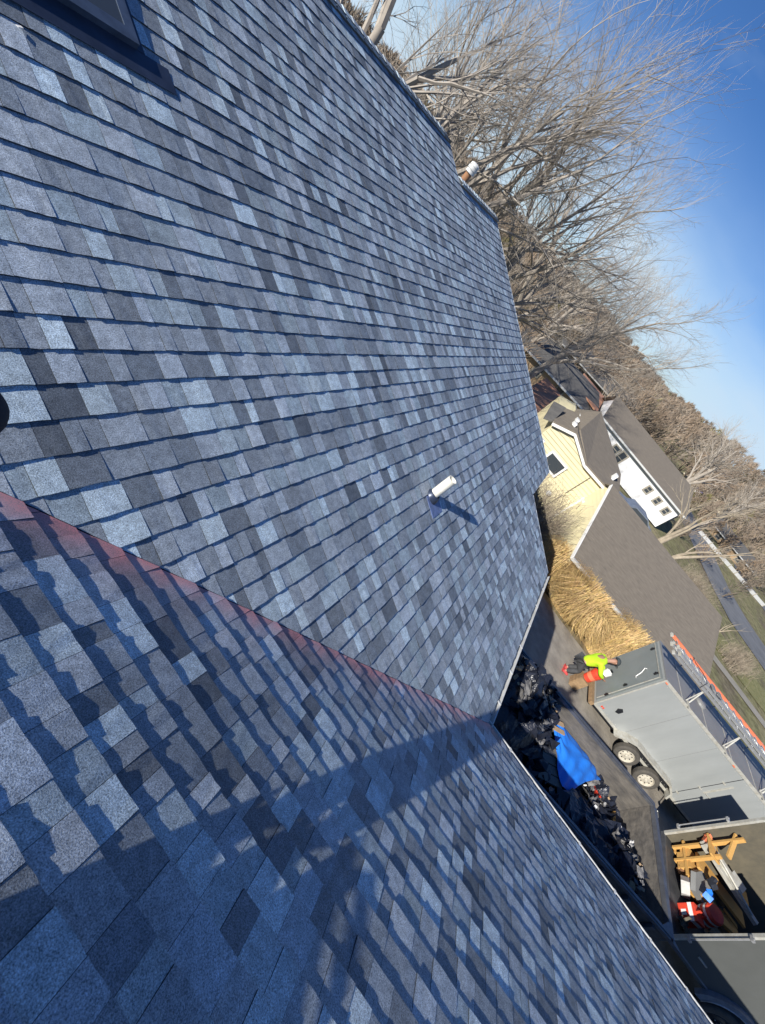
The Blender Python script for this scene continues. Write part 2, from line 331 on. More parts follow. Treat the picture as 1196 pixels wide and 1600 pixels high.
def slope_tiles(sl, on, amin, amax, kmax, clipfn):
    for k in range(kmax):
        w0 = k*PE-(.012 if k == 0 else 0); w1 = (k+1)*PE+.01
        lo, hi = amin(w0, w1), amax(w0, w1)
        a = lo-random.uniform(0, .2); hiT = random.random() < .5
        while a < hi:
            wd = random.choice((.075, .095, .11, .125, .145, .18))*random.uniform(.9, 1.1)
            b = a+wd; hiT = (not hiT) if random.random() < .86 else hiT
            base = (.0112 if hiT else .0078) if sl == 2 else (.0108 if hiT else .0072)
            # butt edge in three bits, slightly uneven in line and height
            cols = [0, .36, .7, 1.0] if wd > .1 else [0, .5, 1.0]
            bt = [(a+(wd-.0016)*c, w0+random.uniform(-.0022, .0022), base+random.uniform(-.0013, .0015)) for c in cols]
            c = pal()
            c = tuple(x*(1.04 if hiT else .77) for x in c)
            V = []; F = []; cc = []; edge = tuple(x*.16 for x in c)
            for i in range(len(cols)-1):
                L0, R0 = bt[i], bt[i+1]; nI = len(cols)-2
                poly = clipfn([(L0[0], w1, .0006), (R0[0], w1, .0006), R0, L0], k)
                n = len(poly)
                if n < 3: continue
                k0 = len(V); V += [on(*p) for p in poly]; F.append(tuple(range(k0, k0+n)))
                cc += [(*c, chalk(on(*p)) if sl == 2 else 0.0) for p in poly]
                for q in range(n):
                    p, r = poly[q], poly[(q+1) % n]
                    if p[1] > w1-.001 and r[1] > w1-.001: continue
                    inner = abs(p[0]-r[0]) < 1e-5 and ((i > 0 and abs(p[0]-L0[0]) < 1e-5) or (i < nI and abs(p[0]-R0[0]) < 1e-5))
                    if inner: continue
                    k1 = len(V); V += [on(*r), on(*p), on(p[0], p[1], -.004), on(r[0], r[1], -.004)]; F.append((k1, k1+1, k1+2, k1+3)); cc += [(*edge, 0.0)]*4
            if V:
                q = [project(p) for p in V]; imp = 0
                if all(q):
                    if any(0 < s_[0] < 765 and 0 < s_[1] < 1024 for s_ in q):
                        for f_ in F: 
                            imp += abs(sum(q[f_[i]][0]*q[f_[(i+1) % len(f_)]][1]-q[f_[(i+1) % len(f_)]][0]*q[f_[i]][1] for i in range(len(f_))))/2
                tiles.append((imp, sl, V, F, cc))
            a = b
XR2 = 7.37
def clip1(poly, k):
    w = (k+.5)*PE
    poly = clip(poly, 1, 1, 0)                               # a + w >= 0, the valley
    if k < 10: poly = clip(poly, -1, .28, 4.12)
    elif k < 50: poly = clip(poly, -1, .1776, 6.45-1.36*.1776)
    else: poly = clip(poly, -1, 0, 4.84)
    return poly
def clip2(poly, k):
    return clip(poly, -1, 1, -.012)                          # w - a >= .012
slope_tiles(1, on1, lambda w0, w1: max(-w1, -9), lambda w0, w1: 7.5, 54, clip1)
slope_tiles(2, on2, lambda w0, w1: -9.0, lambda w0, w1: w1+.05, 54, clip2)
tiles.sort(key=lambda t: -t[0])
# decks under the shingles
def deck(name, pts, m, th=.10):
    mb = MB(); n = len(pts); lo = [(p[0], p[1], p[2]-th) for p in pts]
    mb.add([hp(p) for p in pts]+[hp(p) for p in lo], [tuple(range(n)), tuple(range(n, 2*n))[::-1]]+[(i, n+i, n+(i+1) % n, (i+1) % n) for i in range(n)])
    return mb.build(name, m, house)
def r1(a, w): return on1(a, w, -.005)
def r2(a, w): return on2(a, w, -.005)
d1 = deck('roof_slope', [r1(0, 0), r1(4.10, 0), r1(4.46, 1.32), r1(6.42, 1.32), r1(7.34, 6.5), r1(4.8, 6.5), r1(4.8, WR), r1(-WR, WR)], 'deck')
d2 = deck('roof_slope', [r2(0, 0), r2(WR, WR), r2(-9, WR), r2(-9, 0)], 'deck')
d1['label'] = 'upper roof slope in full sun'; d2['label'] = 'lower roof slope raked by low sun, red chalk along the valley'
rest = {1: MB(), 2: MB()}
for i, (imp, sl, V, F, cc) in enumerate(tiles):
    par = d1 if sl == 1 else d2
    if i < 298:
        mb = MB(); c0 = Vector(V[0]); mb.v = [tuple(Vector(hp(p))) for p in V]; mb.f = F; mb.c = cc
        mb.build('shingle', 'shingle', par)
    else:
        R = rest[sl]; k = len(R.v); R.v += [hp(p) for p in V]; R.f += [tuple(x+k for x in f) for f in F]; R.c += cc
for sl in (1, 2): rest[sl].build('shingles', 'shingle', d1 if sl == 1 else d2, kind='stuff')
# far slopes
H7 = WR*T
def far_slope(pts):
    deck('roof_slope', pts, 'plainroof')
Z = lambda z: z-.012
far_slope([(4.8, WR+.01, Z(H7)), (4.8, 14.3, Z(0)), (-14.3, 14.3, Z(0)), (-WR, WR+.01, Z(H7))])
far_slope([(7.34, 6.53, Z(6.5*T)), (7.34, 12.3, Z(1.0*T)), (4.81, 12.3, Z(1.0*T)), (4.81, 6.53, Z(6.5*T))])
far_slope([(-WR-.01, WR, Z(H7)), (-14.3, 14.3, Z(0)), (-14.3, -9, Z(0)), (-WR-.01, -9, Z(H7))])
# ridge: vented cap built of overlapping pieces
def ridge(x0, x1, y, z, name='ridge_cap'):
    L = x1-x0; n = int(L/.19); mv = MB(); mv.box2(hp((x0, y-.10, z-.05)), hp((x1, y+.10, z+.012))); mv.build('ridge_vent', 'black', house)
    mb = MB()
    for i in range(n):
        a = x0+i*.19; b = a+.21; h0, h1 = .046, .052
        P = [(a, y-.115, z-.115*T+h1), (a, y, z+h1-.012), (a, y+.115, z-.115*T+h1), (b, y-.115, z-.115*T+h0), (b, y, z+h0-.018), (b, y+.115, z-.115*T+h0)]
        Q = [(p[0], p[1], p[2]-.02) for p in P]
        c = pal(); c = (c[0]*.8, c[1]*.8, c[2]*.8, 0)
        mb.add([hp(p) for p in P+Q], [(0, 1, 4, 3), (1, 2, 5, 4), (6, 9, 10, 7), (7, 10, 11, 8), (0, 3, 9, 6), (2, 8, 11, 5), (0, 6, 7, 1), (1, 7, 8, 2), (3, 4, 10, 9), (4, 5, 11, 10)], c)
    mb.build(name, 'shingle', house, kind='stuff')
ridge(-6.9, 4.84, WR, H7-.0); ridge(4.86, 7.37, 6.53, 6.53*T+.01)
# gutters
def gutter(p0, p1, out, hang=0.61):
    p0, p1, o = Vector(p0), Vector(p1), Vector(out)
    mb = MB(); d = (p1-p0).normalized(); prof = [(.0, .0), (.0, -.11), (.062, -.11), (.085, -.06), (.088, -.012), (.078, -.012), (.074, -.05), (.055, -.098), (.006, -.098), (.006, 0)]
    n = len(prof); vs = [hp(q+o*(a+.01)+Vector((0, 0, b-.012))) for q in (p0, p1) for a, b in prof]
    mb.add(vs, [(i, (i+1) % n, n+(i+1) % n, n+i) for i in range(n)]+[tuple(range(n)), tuple(range(n, 2*n))[::-1]])
    g = mb.build('gutter', 'alu', house)
    L = (p1-p0).length; k = int(L/hang); ds = MB()
    for i in range(1, k+1):
        q = p0+d*(i*hang-.2); hm = MB(); hm.beam(hp(q+o*.012+Vector((0, 0, -.018))), hp(q+o*.094+Vector((0, 0, -.018))), .028, .006); hm.build('hanger', 'alu', g)
    ed = MB(); ed.beam(hp(p0+o*.004+Vector((0, 0, -.008))), hp(p1+o*.004+Vector((0, 0, -.008))), .024, .004); ed.build('drip_edge', 'white', house)
    return g
gutter((.02, 0, 0), (4.12, 0, 0), (0, -1, 0)); gutter((0, 0.0, 0), (0, -9, 0), (1, 0, 0)); 
mb = MB(); mb.box2(hp((4.5, 1.30, 1.32*T-.13)), hp((6.45, 1.312, 1.32*T-.004))); mb.build('drip_edge', 'white', house)
def rake(a, b, c=.0):
    mb = MB(); mb.beam(hp(a), hp(b), .02, .13); mb.build('rake_board', 'white', house)
rake((4.125, 0, -.065), (4.49, 1.31, 1.31*T-.065)); rake((6.46, 1.33, 1.33*T-.065), (7.38, 6.5, 6.5*T-.065)); 
# walls
def hwall(a, b): mb = MB(); mb.box2(a, b); mb.build('wall', 'sidingw', house)
hwall((-13.9, .45, 0), (4.0, .55, 3.2)); hwall((3.9, .55, 0), (4.0, 1.9, 3.3)); hwall((4.0, 1.8, 0), (6.9, 1.9, 3.5)); hwall((6.8, 1.9, 0), (6.9, 12, 3.9))
hwall((-.55, -8.9, 0), (-.45, .45, 3.2)); hwall((-13.9, -8.9, 0), (-.55, -8.8, 3.1)); hwall((-13.9, -8.8, 0), (-13.8, 14, 3.05)); hwall((-13.8, 13.9, 0), (4.7, 14, 3.05)); hwall((4.6, 11.9, 0), (6.8, 12, 3.2))
# gable infill at the stepped ends
mb = MB(); mb.prism([hp((4.0, 1.9, .2)), hp((4.0, 7.15, 2.9)), hp((4.0, 13.9, .1))], (-.1, 0, 0)); mb.prism([hp((6.9, 1.9, .5)), hp((6.9, 6.5, 2.6)), hp((6.9, 11.9, .5))], (-.1, 0, 0)); mb.build('gable_wall', 'sidingw', house)
# vent pipe with boot
bx, by = 0.24, 2.33; bz = by*T
vp = MB(); vp.lathe(hp((bx, by, bz-.02)), (0, 0, 1), [(0, .052), (.325, .052), (.325, .043), (.1, .040)], 24); vpipe = vp.build('vent_pipe', 'pipe', house, smooth=False)
mb = MB(); c = [on1(bx-.13, by-.19, .012), on1(bx+.13, by-.19, .012), on1(bx+.13, by+.03, .012), on1(bx-.13, by+.03, .012)]
mb.prism([hp(q) for q in c], (0, 0, -.006)); mb.build('flashing_plate', 'lead', vpipe)
mb = MB(); mb.lathe(hp((bx, by, bz-.03)), (0, -.15, 1), [(0, .095), (.05, .082), (.085, .064), (.095, .053)], 24); mb.build('rubber_boot', 'darkmetal', vpipe, smooth=True)
# capped pipe beyond the ridge
mb = MB(); mb.lathe(hp((6.02, 7.02, 2.3)), (0, 0, 1), [(0, .07), (.66, .07)], 20); ch = mb.build('chimney_pipe', 'copper', house)
mb = MB(); mb.lathe(hp((6.02, 7.02, 2.93)), (0, 0, 1), [(0, .075), (0, .10), (.05, .10), (.05, .088), (.065, .088), (.065, .105), (.115, .105), (.115, .088), (.13, .088), (.13, .10), (.17, .095), (.19, .05), (.195, .0)], 24); mb.build('storm_collar_cap', 'alu', ch, smooth=False)
# skylight in the upper left: low curb, glass, wide flashing apron
sx0, sx1, sw0, sw1 = -2.95, -1.79, 5.21, 6.35
def box_on1(mb, a0, a1, w0, w1, h0, h1):
    P = [on1(a, w, h) for h in (h0, h1) for a, w in ((a0, w0), (a1, w0), (a1, w1), (a0, w1))]
    mb.add([hp(p) for p in P], [(0, 3, 2, 1), (4, 5, 6, 7), (0, 1, 5, 4), (1, 2, 6, 5), (2, 3, 7, 6), (3, 0, 4, 7)])
mb = MB(); box_on1(mb, sx0-.02, sx1+.20, sw0-.13, sw0+.0, .012, .014); box_on1(mb, sx1, sx1+.05, sw0, sw1, .012, .016); fl = mb.build('skylight_flashing', 'darkmetal', house)
mb = MB()
for q in ((sx0, sx1, sw0, sw0+.06), (sx0, sx1, sw1-.06, sw1), (sx0, sx0+.06, sw0+.06, sw1-.06), (sx1-.06, sx1, sw0+.06, sw1-.06)): box_on1(mb, *q, .0, .048)
sk = mb.build('skylight_frame', 'greymetal', house); mb = MB(); box_on1(mb, sx0+.06, sx1-.06, sw0+.06, sw1-.06, .03, .044); mb.build('skylight_glass', 'glass', sk)
# a scrap of white paper near the skylight
mb = MB(); c = on1(-2.44, 4.98, .014); mb.box(hp(c), (.03, .012, .003), Matrix.Rotation(.5, 3, 'Z'))
o = mb.build('paper_scrap', 'white'); o.location = (0, 0, -3.1); tag(o, 'tiny white scrap lying on the shingles below the skylight', 'scrap')

# ------------------------------------------------------------------ people (continuous skinned bodies)
def skin_obj(name, J, E, m, parent, sub=2, root=0, flat=None):
    names = list(J); me = bpy.data.meshes.new(name); me.from_pydata([J[k][0] for k in names], [(names.index(a), names.index(b)) for a, b in E], [])
    o = bpy.data.objects.new(name, me); COL.objects.link(o); o.parent = parent
    s = o.modifiers.new('skin', 'SKIN'); s.use_smooth_shade = True
    if not me.skin_vertices: 
        bm_layer = None
    for i, k in enumerate(names):
        r = J[k][1]; r = r if hasattr(r, '__len__') else (r, r)
        me.skin_vertices[0].data[i].radius = r; me.skin_vertices[0].data[i].use_root = (i == root)
    if sub: ss = o.modifiers.new('sub', 'SUBSURF'); ss.levels = sub; ss.render_levels = sub
    me.materials.append(MT[m]); return o
def person(label, loc, pose, top, legs, shoes, hat, feet=None):
    root = thing('person', label, 'person', loc)
    P = {k: Vector(v) for k, v in pose.items()}
    J = dict(pelvis=(P['pelvis'], (.14, .10)), belly=(P['pelvis'].lerp(P['chest'], .5), (.135, .1)), chest=(P['chest'], (.16, .11)), neck=(P['neck'], .055), head0=(P['neck'].lerp(P['head'], .55), .075), head=(P['head'], .098), crown=(P['head']+(P['head']-P['neck']).normalized()*.07, .07))
    f = P['face'].normalized(); J['nose'] = (P['head']+f*.10-(P['head']-P['neck']).normalized()*.03, .02)
    E = [('pelvis', 'belly'), ('belly', 'chest'), ('chest', 'neck'), ('neck', 'head0'), ('head0', 'head'), ('head', 'crown'), ('head', 'nose')]
    for s in 'LR':
        J['sh'+s] = (P['sh'+s], .065); J['el'+s] = (P['el'+s], .045); J['wr'+s] = (P['wr'+s], .03)
        hd = (P['wr'+s]-P['el'+s]).normalized(); J['pa'+s] = (P['wr'+s]+hd*.07, (.038, .02))
        E += [('chest', 'sh'+s), ('sh'+s, 'el'+s), ('el'+s, 'wr'+s), ('wr'+s, 'pa'+s)]
        side = hd.cross(f).normalized(); cu = (Vector((0, 0, -1))*.4+f*.3)
        for i in range(4):
            b = P['wr'+s]+hd*.10+side*(i-1.5)*.02; L = (.07, .08, .075, .06)[i]
            J['fa%d%s' % (i, s)] = (b, .009); J['fb%d%s' % (i, s)] = (b+hd*L*.5+cu*.01, .0085); J['fc%d%s' % (i, s)] = (b+hd*L*.8+cu*.04, .0075)
            E += [('pa'+s, 'fa%d%s' % (i, s)), ('fa%d%s' % (i, s), 'fb%d%s' % (i, s)), ('fb%d%s' % (i, s), 'fc%d%s' % (i, s))]
        J['ta'+s] = (P['wr'+s]+hd*.04+side*.045, .011); J['tb'+s] = (P['wr'+s]+hd*.08+side*.06+cu*.02, .009); E += [('pa'+s, 'ta'+s), ('ta'+s, 'tb'+s)]
        J['hip'+s] = (P['hip'+s], .095); J['kn'+s] = (P['kn'+s], .062); J['an'+s] = (P['an'+s], .042); J['toe'+s] = (P['an'+s]+(Vector(feet).normalized() if feet else f*Vector((1, 1, 0)))*.17+Vector((0, 0, -.045)), (.045, .028))
        E += [('pelvis', 'hip'+s), ('hip'+s, 'kn'+s), ('kn'+s, 'an'+s), ('an'+s, 'toe'+s)]
    skin_obj('body', J, E, 'skin', root)
    g = lambda k, r: (J[k][0], r)
    A = dict(pelvis=g('pelvis', (.18, .145)), belly=g('belly', (.185, .15)), chest=g('chest', (.205, .155)), col=(P['chest'].lerp(P['neck'], .8), .075)); EA = [('pelvis', 'belly'), ('belly', 'chest'), ('chest', 'col')]
    for s in 'LR':
        A['sh'+s] = g('sh'+s, .085); A['el'+s] = g('el'+s, .065); A['cu'+s] = (P['el'+s].lerp(P['wr'+s], .85), .05); EA += [('chest', 'sh'+s), ('sh'+s, 'el'+s), ('el'+s, 'cu'+s)]
    skin_obj('jacket', A, EA, top, root)
    B = dict(pelvis=g('pelvis', (.17, .135))); EB = []
    for s in 'LR':
        B['hip'+s] = g('hip'+s, .115); B['kn'+s] = g('kn'+s, .085); B['cu'+s] = (P['kn'+s].lerp(P['an'+s], .92), .085 if feet else .072); EB += [('pelvis', 'hip'+s), ('hip'+s, 'kn'+s), ('kn'+s, 'cu'+s)]
    skin_obj('trousers', B, EB, legs, root)
    for s in 'LR':
        a = P['an'+s]; ff = Vector(feet).normalized() if feet else Vector((f.x, f.y, 0)).normalized()
        skin_obj('shoe', dict(a=(a+Vector((0, 0, -.01)), (.06, .055)), b=(a+ff*.1+Vector((0, 0, -.035)), (.055, .045)), c=(a+ff*.19+Vector((0, 0, -.045)), (.05, .035)), d=(a-ff*.05+Vector((0, 0, -.03)), (.045, .045))), [('d', 'a'), ('a', 'b'), ('b', 'c')], shoes, root)
    up = (P['head']-P['neck']).normalized(); mb = MB(); c = P['head']+up*.03
    mb.lathe(c, up, [(0, .118), (.05, .115), (.09, .085), (.115, .035), (.118, .0)], 20); br = f*1.0
    x = up.cross(f).normalized()
    mb.add([c+x*.09, c-x*.09, c-x*.07+f*.19, c+x*.07+f*.19, c+x*.09+up*.012, c-x*.09+up*.012, c-x*.07+f*.19+up*.008, c+x*.07+f*.19+up*.008], [(0, 1, 2, 3), (7, 6, 5, 4), (0, 3, 7, 4), (3, 2, 6, 7), (2, 1, 5, 6), (1, 0, 4, 5)])
    mb.build('cap', hat, root, smooth=True)
    # eyes and ears
    mb = MB()
    for sg in (-1, 1): mb.lathe(P['head']+f*.088+x*sg*.032, f, [(0, .011), (.006, .009), (.009, 0)], 10)
    mb.build('eyes', 'cap', root); mb = MB()
    for sg in (-1, 1): mb.lathe(P['head']+x*sg*.095, x*sg, [(0, .028), (.015, .025), (.018, .0)], 10)
    mb.build('ears', 'skin', root, smooth=True)
    return root
# the worker beside the enclosed trailer, bent over a bucket
person('worker in hi vis yellow shirt and red shoes bending over an orange bucket', (8.33, -3.95, -3.1), dict(
    pelvis=(.05, .02, .66), chest=(.11, -.18, 1.08), neck=(.15, -.30, 1.27), head=(.19, -.40, 1.39), face=(.1, -.8, -.5),
    shL=(.33, -.20, 1.14), shR=(-.11, -.20, 1.12), elL=(.40, -.40, .96), elR=(-.18, -.42, .94), wrL=(.24, -.60, .92), wrR=(-.06, -.62, .88),
    hipL=(.15, .02, .63), hipR=(-.05, .02, .63), knL=(.19, -.20, .42), knR=(-.06, -.18, .42), anL=(.12, .00, .10), anR=(-.10, .03, .10)), 'hivis', 'trousers', 'redshoe', 'cap')
# ------------------------------------------------------------------ photographer standing on the lower slope (outside the frame, casts the long shadow)
ph = Vector((-4.28, 2.30, 4.28*T+.012))
phg = person('roofer in dark work clothes standing on the lower slope holding up a phone', ph, dict(
    pelvis=(-.02, -.01, .92), chest=(-.02, -.02, 1.32), neck=(-.01, -.02, 1.50), head=(.02, -.02, 1.64), face=(1, 0, -.2),
    shL=(-.02, .17, 1.40), shR=(-.02, -.21, 1.40), elL=(.10, .20, 1.16), elR=(.08, -.26, 1.16), wrL=(.20, .10, 1.22), wrR=(.20, -.04, 1.22),
    hipL=(-.02, .08, .88), hipR=(-.02, -.10, .88), knL=(.02, .06, .48), knR=(.01, -.10, .48), anL=(0, .04, .09), anR=(.0, -.11, .11)), 'navy', 'navy', 'navy', 'cap', feet=(-.35, -.93, 0))
fd = CAMPOS-right*.1028-down*.0275+fwd*.12-ph
skin_obj('glove_finger', dict(t=(fd, .0082), a=(fd-right*.018, .0088), b=(fd-right*.045-fwd*.03, .01), c=(fd-right*.07-fwd*.09, .013)), [('t', 'a'), ('a', 'b'), ('b', 'c')], 'navy', phg, root=3)

bag = thing('tool_bag', 'low dark unseen bag added to shade the lower slope at the feet of the roofer', 'shadow caster', (-4.33, 1.86, 4.33*T+.012), math.radians(-29))  # bag added out of frame to widen the shadow by the feet
mb = MB(); mb.prism([(-.16, -.27, 0), (.16, -.27, 0), (.145, -.27, .085), (.08, -.27, .105), (-.08, -.27, .105), (-.145, -.27, .085)], (0, .5, 0)); b_ = mb.build('shade_bag_body', 'navy', bag); b_.rotation_euler = (0, math.atan(T), 0)
mb = MB(); mb.tube([(0, -.18, .10), (0, -.12, .13), (0, .08, .13), (0, .14, .10)], .011, 8); b_ = mb.build('shade_bag_handle', 'black', bag); b_.rotation_euler = (0, math.atan(T), 0)

# ------------------------------------------------------------------ vehicles: shared wheel builder
def wheel(root, c, r, w, axis, rimmat='rim', n=8):
    c = Vector(c); ax = Vector(axis).normalized()
    mb = MB(); mb.lathe(c, ax, [(-w/2, r*.62), (-w/2, r*.9), (-w/2+.02, r*.97), (-w*.3, r), (0, r*1.003), (w*.3, r), (w/2-.02, r*.97), (w/2, r*.9), (w/2+.004, r*.75), (w/2-.008, r*.62), (-w/2, r*.62)], 36)
    wh = mb.build('wheel', 'rubber', root, smooth=False)
    mb = MB(); mb.lathe(c, ax, [(w/2-.012, r*.63), (w/2+.0, r*.6), (w/2-.045, r*.54), (w/2-.05, r*.40), (w/2-.03, r*.26), (w/2-.03, r*.15), (w/2-.0, r*.13), (w/2+.01, r*.10), (w/2+.01, 0)], 36)
    rm = mb.build('rim', rimmat, wh, smooth=False)
    x = Vector((0, 0, 1)).cross(ax).normalized(); y = ax.cross(x); mb = MB()
    for k in range(n):
        a = 2*PI*k/n; q = c+ax*(w/2-.052)+(x*math.cos(a)+y*math.sin(a))*r*.42; mb.lathe(q, ax, [(0.004, .0), (.006, r*.055), (.012, r*.05), (.012, 0)], 10)
    mb.build('rim_holes', 'black', rm, kind='stuff')
    mb = MB()
    for k in range(5):
        a = 2*PI*k/5+.3; q = c+ax*(w/2-.03)+(x*math.cos(a)+y*math.sin(a))*r*.2; mb.lathe(q, ax, [(0, .011), (.018, .010), (.018, 0)], 6)
    mb.build('lug_nuts', 'seam', rm, kind='stuff'); return wh

# ------------------------------------------------------------------ grey enclosed trailer
tr = thing('enclosed_trailer', 'grey enclosed cargo trailer on two axles with ladders on its roof rack', 'trailer', (7.65, -4.79, -3.1), math.radians(4.6))
TW, TL, TB, TT = 1.68, 5.6, .5, 2.5
mb = MB(); mb.box2((0, 0, TB), (TW, -TL, TT)); mb.build('body', 'trailer', tr)
mb = MB(); mb.box2((-.01, .012, TT-.001), (TW+.01, -TL-.01, TT+.02)); mb.build('roof', 'trailroof', tr)
mb = MB(); mb.box2((-.012, .012, TT-.06), (0-.0005, -TL, TT+.024)); mb.box2((-.014, .012, TB-.03), (-.0005, -TL, TB+.05)); mb.box2((-.012, -.03, TB+.05), (-.0006, .012, TT-.06)); mb.build('edge_trim', 'seam', tr)
mb = MB(); mb.box2((.05, .003, TB+.08), (TW-.05, .035, TT-.07)); dr = mb.build('ramp_door', 'traildoor', tr)
mb = MB()
for x in (.12, .5): mb.box2((x, .036, TB+.10), (x+.02, .05, TT-.12)) if x == .12 else None
mb.box2((.10, .036, TT-.13), (TW-.1, .055, TT-.115)); mb.build('lock_bar', 'seam', dr)
mb = MB(); mb.tube([(.42, .04, 1.75), (.40, .09, 1.78), (.46, .10, 1.95), (.58, .10, 2.05), (.62, .04, 2.07)], .012, 8); mb.build('pull_handle', 'white', dr)
for x, z in ((.25, 1.45), (.30, 2.3), (1.35, 2.3), (1.3, 1.2), (.12, .9)):
    mb = MB(); mb.box((x, .05, z), (.05, .03, .11)); mb.box((x, .06, z), (.09, .02, .03)); mb.build('latch', 'black', dr)
mb = MB(); mb.box2((-.02, -.02, TB-.12), (TW+.02, .10, TB-.002)); mb.build('rear_sill', 'post', tr)
mb = MB(); mb.box2((.1, -.1, TB-.14), (TW-.1, -TL, TB-.031)); mb.build('frame_rails', 'black', tr)
# panel seams, side door, marker lamps, vent
mb = MB(); mb.box2((-.006, -3.24, TB+.05), (-.0004, -3.255, TT-.06)); mb.build('panel_seam', 'black', tr)
for y in (-1.1, -2.2, -4.45):
    mb = MB(); mb.box2((-.003, y, TB+.06), (-.0003, y-.008, TT-.07)); mb.build('panel_joint', 'trailroof', tr)
for z in (.75, 1.35, 1.95):
    mb = MB(); mb.box2((-.03, -3.20, z), (-.0005, -3.30, z+.04)); mb.build('hinge', 'seam', tr)
mb = MB(); mb.box2((-.018, -3.4, 1.35), (-.0005, -3.44, 2.1)); mb.tube([(-.02, -3.41, 1.4), (-.05, -3.5, 1.4), (-.05, -3.62, 1.42)], .01, 6); mb.build('door_bar', 'seam', tr)
mb = MB(); mb.prism([(-.0005, -.42, TB+.34), (-.0005, -.36, TB+.46), (-.0005, -.42, TB+.56), (-.0005, -.50, TB+.52), (-.0005, -.5, TB+.38)], (-.03, 0, 0)); mb.build('side_vent', 'black', tr)
for y in (-.14, -.20): mb = MB(); mb.box2((-.02, y, TB+.10), (-.0005, y-.035, TB+.15)); mb.build('marker_lamp', 'red', tr)
mb = MB()
arch = [(-0.9, TB-.03), (-1.12, TB+.20), (-1.40, TB+.34), (-2.85, TB+.34), (-3.10, TB+.20), (-3.2, TB-.03)]
inn = [(-3.14, TB-.03), (-3.06, TB+.16), (-2.82, TB+.29), (-1.42, TB+.29), (-1.17, TB+.16), (-.96, TB-.03)]
mb.prism([(-.235, y, z) for y, z in arch+inn], (.234, 0, 0)); mb.build('fender', 'seam', tr)
mb = MB(); mb.prism([(-.004, y, z) for y, z in [(-1.0, TB-.03), (-1.18, TB+.17), (-1.42, TB+.29), (-2.82, TB+.29), (-3.05, TB+.17), (-3.12, TB-.03)]], (.003, 0, 0)); mb.build('wheel_well', 'black', tr)
for y in (-1.66, -2.52): wheel(tr, (-.11, y, .335), .335, .20, (-1, 0, 0))
for y in (-1.66, -2.52): wheel(tr, (TW-.1, y, .335), .335, .20, (1, 0, 0))
mb = MB(); mb.beam((.3, -TL, .42), (TW/2, -TL-1.2, .42), .08, .1); mb.beam((TW-.3, -TL, .42), (TW/2, -TL-1.2, .42), .08, .1); mb.tube([(TW/2, -TL-1.1, .05), (TW/2, -TL-1.1, .75)], .035, 10); mb.build('tongue', 'black', tr)
mb = MB()
for i in range(46):
    for z in (TB+.09, TT-.10): mb.box((-.003, -.08-i*.12, z), (.006, .014, .014))
mb.build('rivets', 'seam', tr, kind='stuff')
for y, z in ((-.08, TT-.04), (-2.8, TT-.04), (-5.4, TT-.04)): mb = MB(); mb.box((-.02, y, z), (.02, .07, .03)); mb.build('marker_lamp', 'orange', tr)
for i in range(5): mb = MB(); mb.box2((-.005, -.6-i*1.0, TT+.0205), (TW+.005, -.63-i*1.0, TT+.028)); mb.build('roof_seam', 'seam', tr)
mb = MB(); mb.lathe((.9, -1.6, TT+.02), (0, 0, 1), [(0, .17), (.05, .16), (.08, .1), (.085, 0)], 16); mb.build('roof_vent', 'trailroof', tr)
# roof rack: three hoops
for y in (-.85, -2.35, -3.85):
    mb = MB(); mb.box((.08, y, TT+.035), (.34, .035, .03)); mb.tube([(.14, y-.03, TT+.04), (.36, y-.02, TT+.46)], .02, 8); mb.tube([(.06, y+.12, TT+.04), (.34, y, TT+.46)], .014, 8)
    mb.tube([(.3, y, TT+.45), (TW-.06, y, TT+.45)], .018, 8); mb.tube([(TW-.1, y, TT+.03), (TW-.1, y, TT+.46)], .02, 8); mb.build('roof_rack', 'seam', tr)

# ladders lying on the rack, long axis along the trailer
def ladder(name, label, x0, w, z, y0, y1, m, rails=.07, rungm=None, tips=False):
    r = thing(name, label, 'ladder', (7.65, -4.79, -3.1), math.radians(4.6), 'ladders on the roof rack'); R = []
    for x in (x0, x0+w):
        mb = MB(); mb.box2((x-.013, y0, z), (x+.013, y1, z+rails)); mb.box2((x-.02, y0, z+rails-.008), (x+.02, y1, z+rails+.001)); mb.build('rail', m, r)
    k = int(abs(y1-y0)/.305); proto = None
    for i in range(k):
        y = y0-.15-.305*i; o = None
        if proto is None:
            mb = MB(); mb.tube([(x0+.014, 0, 0), (x0+w-.014, 0, 0)], .016, 8); proto = mb.build('rung', rungm or m, r); o = proto
        else: o = proto.copy(); COL.objects.link(o); o.parent = r
        o.location = (0, y, z+rails*.5)
    for x in (x0, x0+w):
        mb = MB(); mb.box((x, y0+.04, z+.03), (.035, .10, .07), Matrix.Rotation(.5, 3, 'X')); mb.box((x, y0+.09, z+.06), (.05, .03, .02)); mb.build('foot', 'seam', r)
    return r
zl = TT+.47
ladder('ladder', 'silver aluminium extension ladder nearest the trailer edge, lowest on the rack', .28, .36, zl, .42, -5.2, 'ladder')
ladder('ladder', 'narrower silver ladder fly section stacked on top of the aluminium ladder', .33, .28, zl+.085, .30, -5.0, 'ladder')
ladder('ladder', 'orange fibreglass ladder on the far side of the rack', .80, .40, zl, .30, -5.6, 'orange', .085, 'ladder')
# plastic bracket lashed on
mb = MB(); mb.box((.47, -.95, zl+.19), (.24, .11, .04)); mb.box((.47, -1.2, zl+.19), (.22, .09, .04)); mb.tube([(.30, -1.0, zl+.2), (.3, -1.2, zl+.22)], .01, 6)
o = mb.build('ladder_stabiliser', 'trailroof'); o.location = (7.65, -4.79, -3.1); o.rotation_euler = (0, 0, math.radians(4.6)); tag(o, 'grey ladder standoff bracket strapped across the silver ladders', 'bracket')
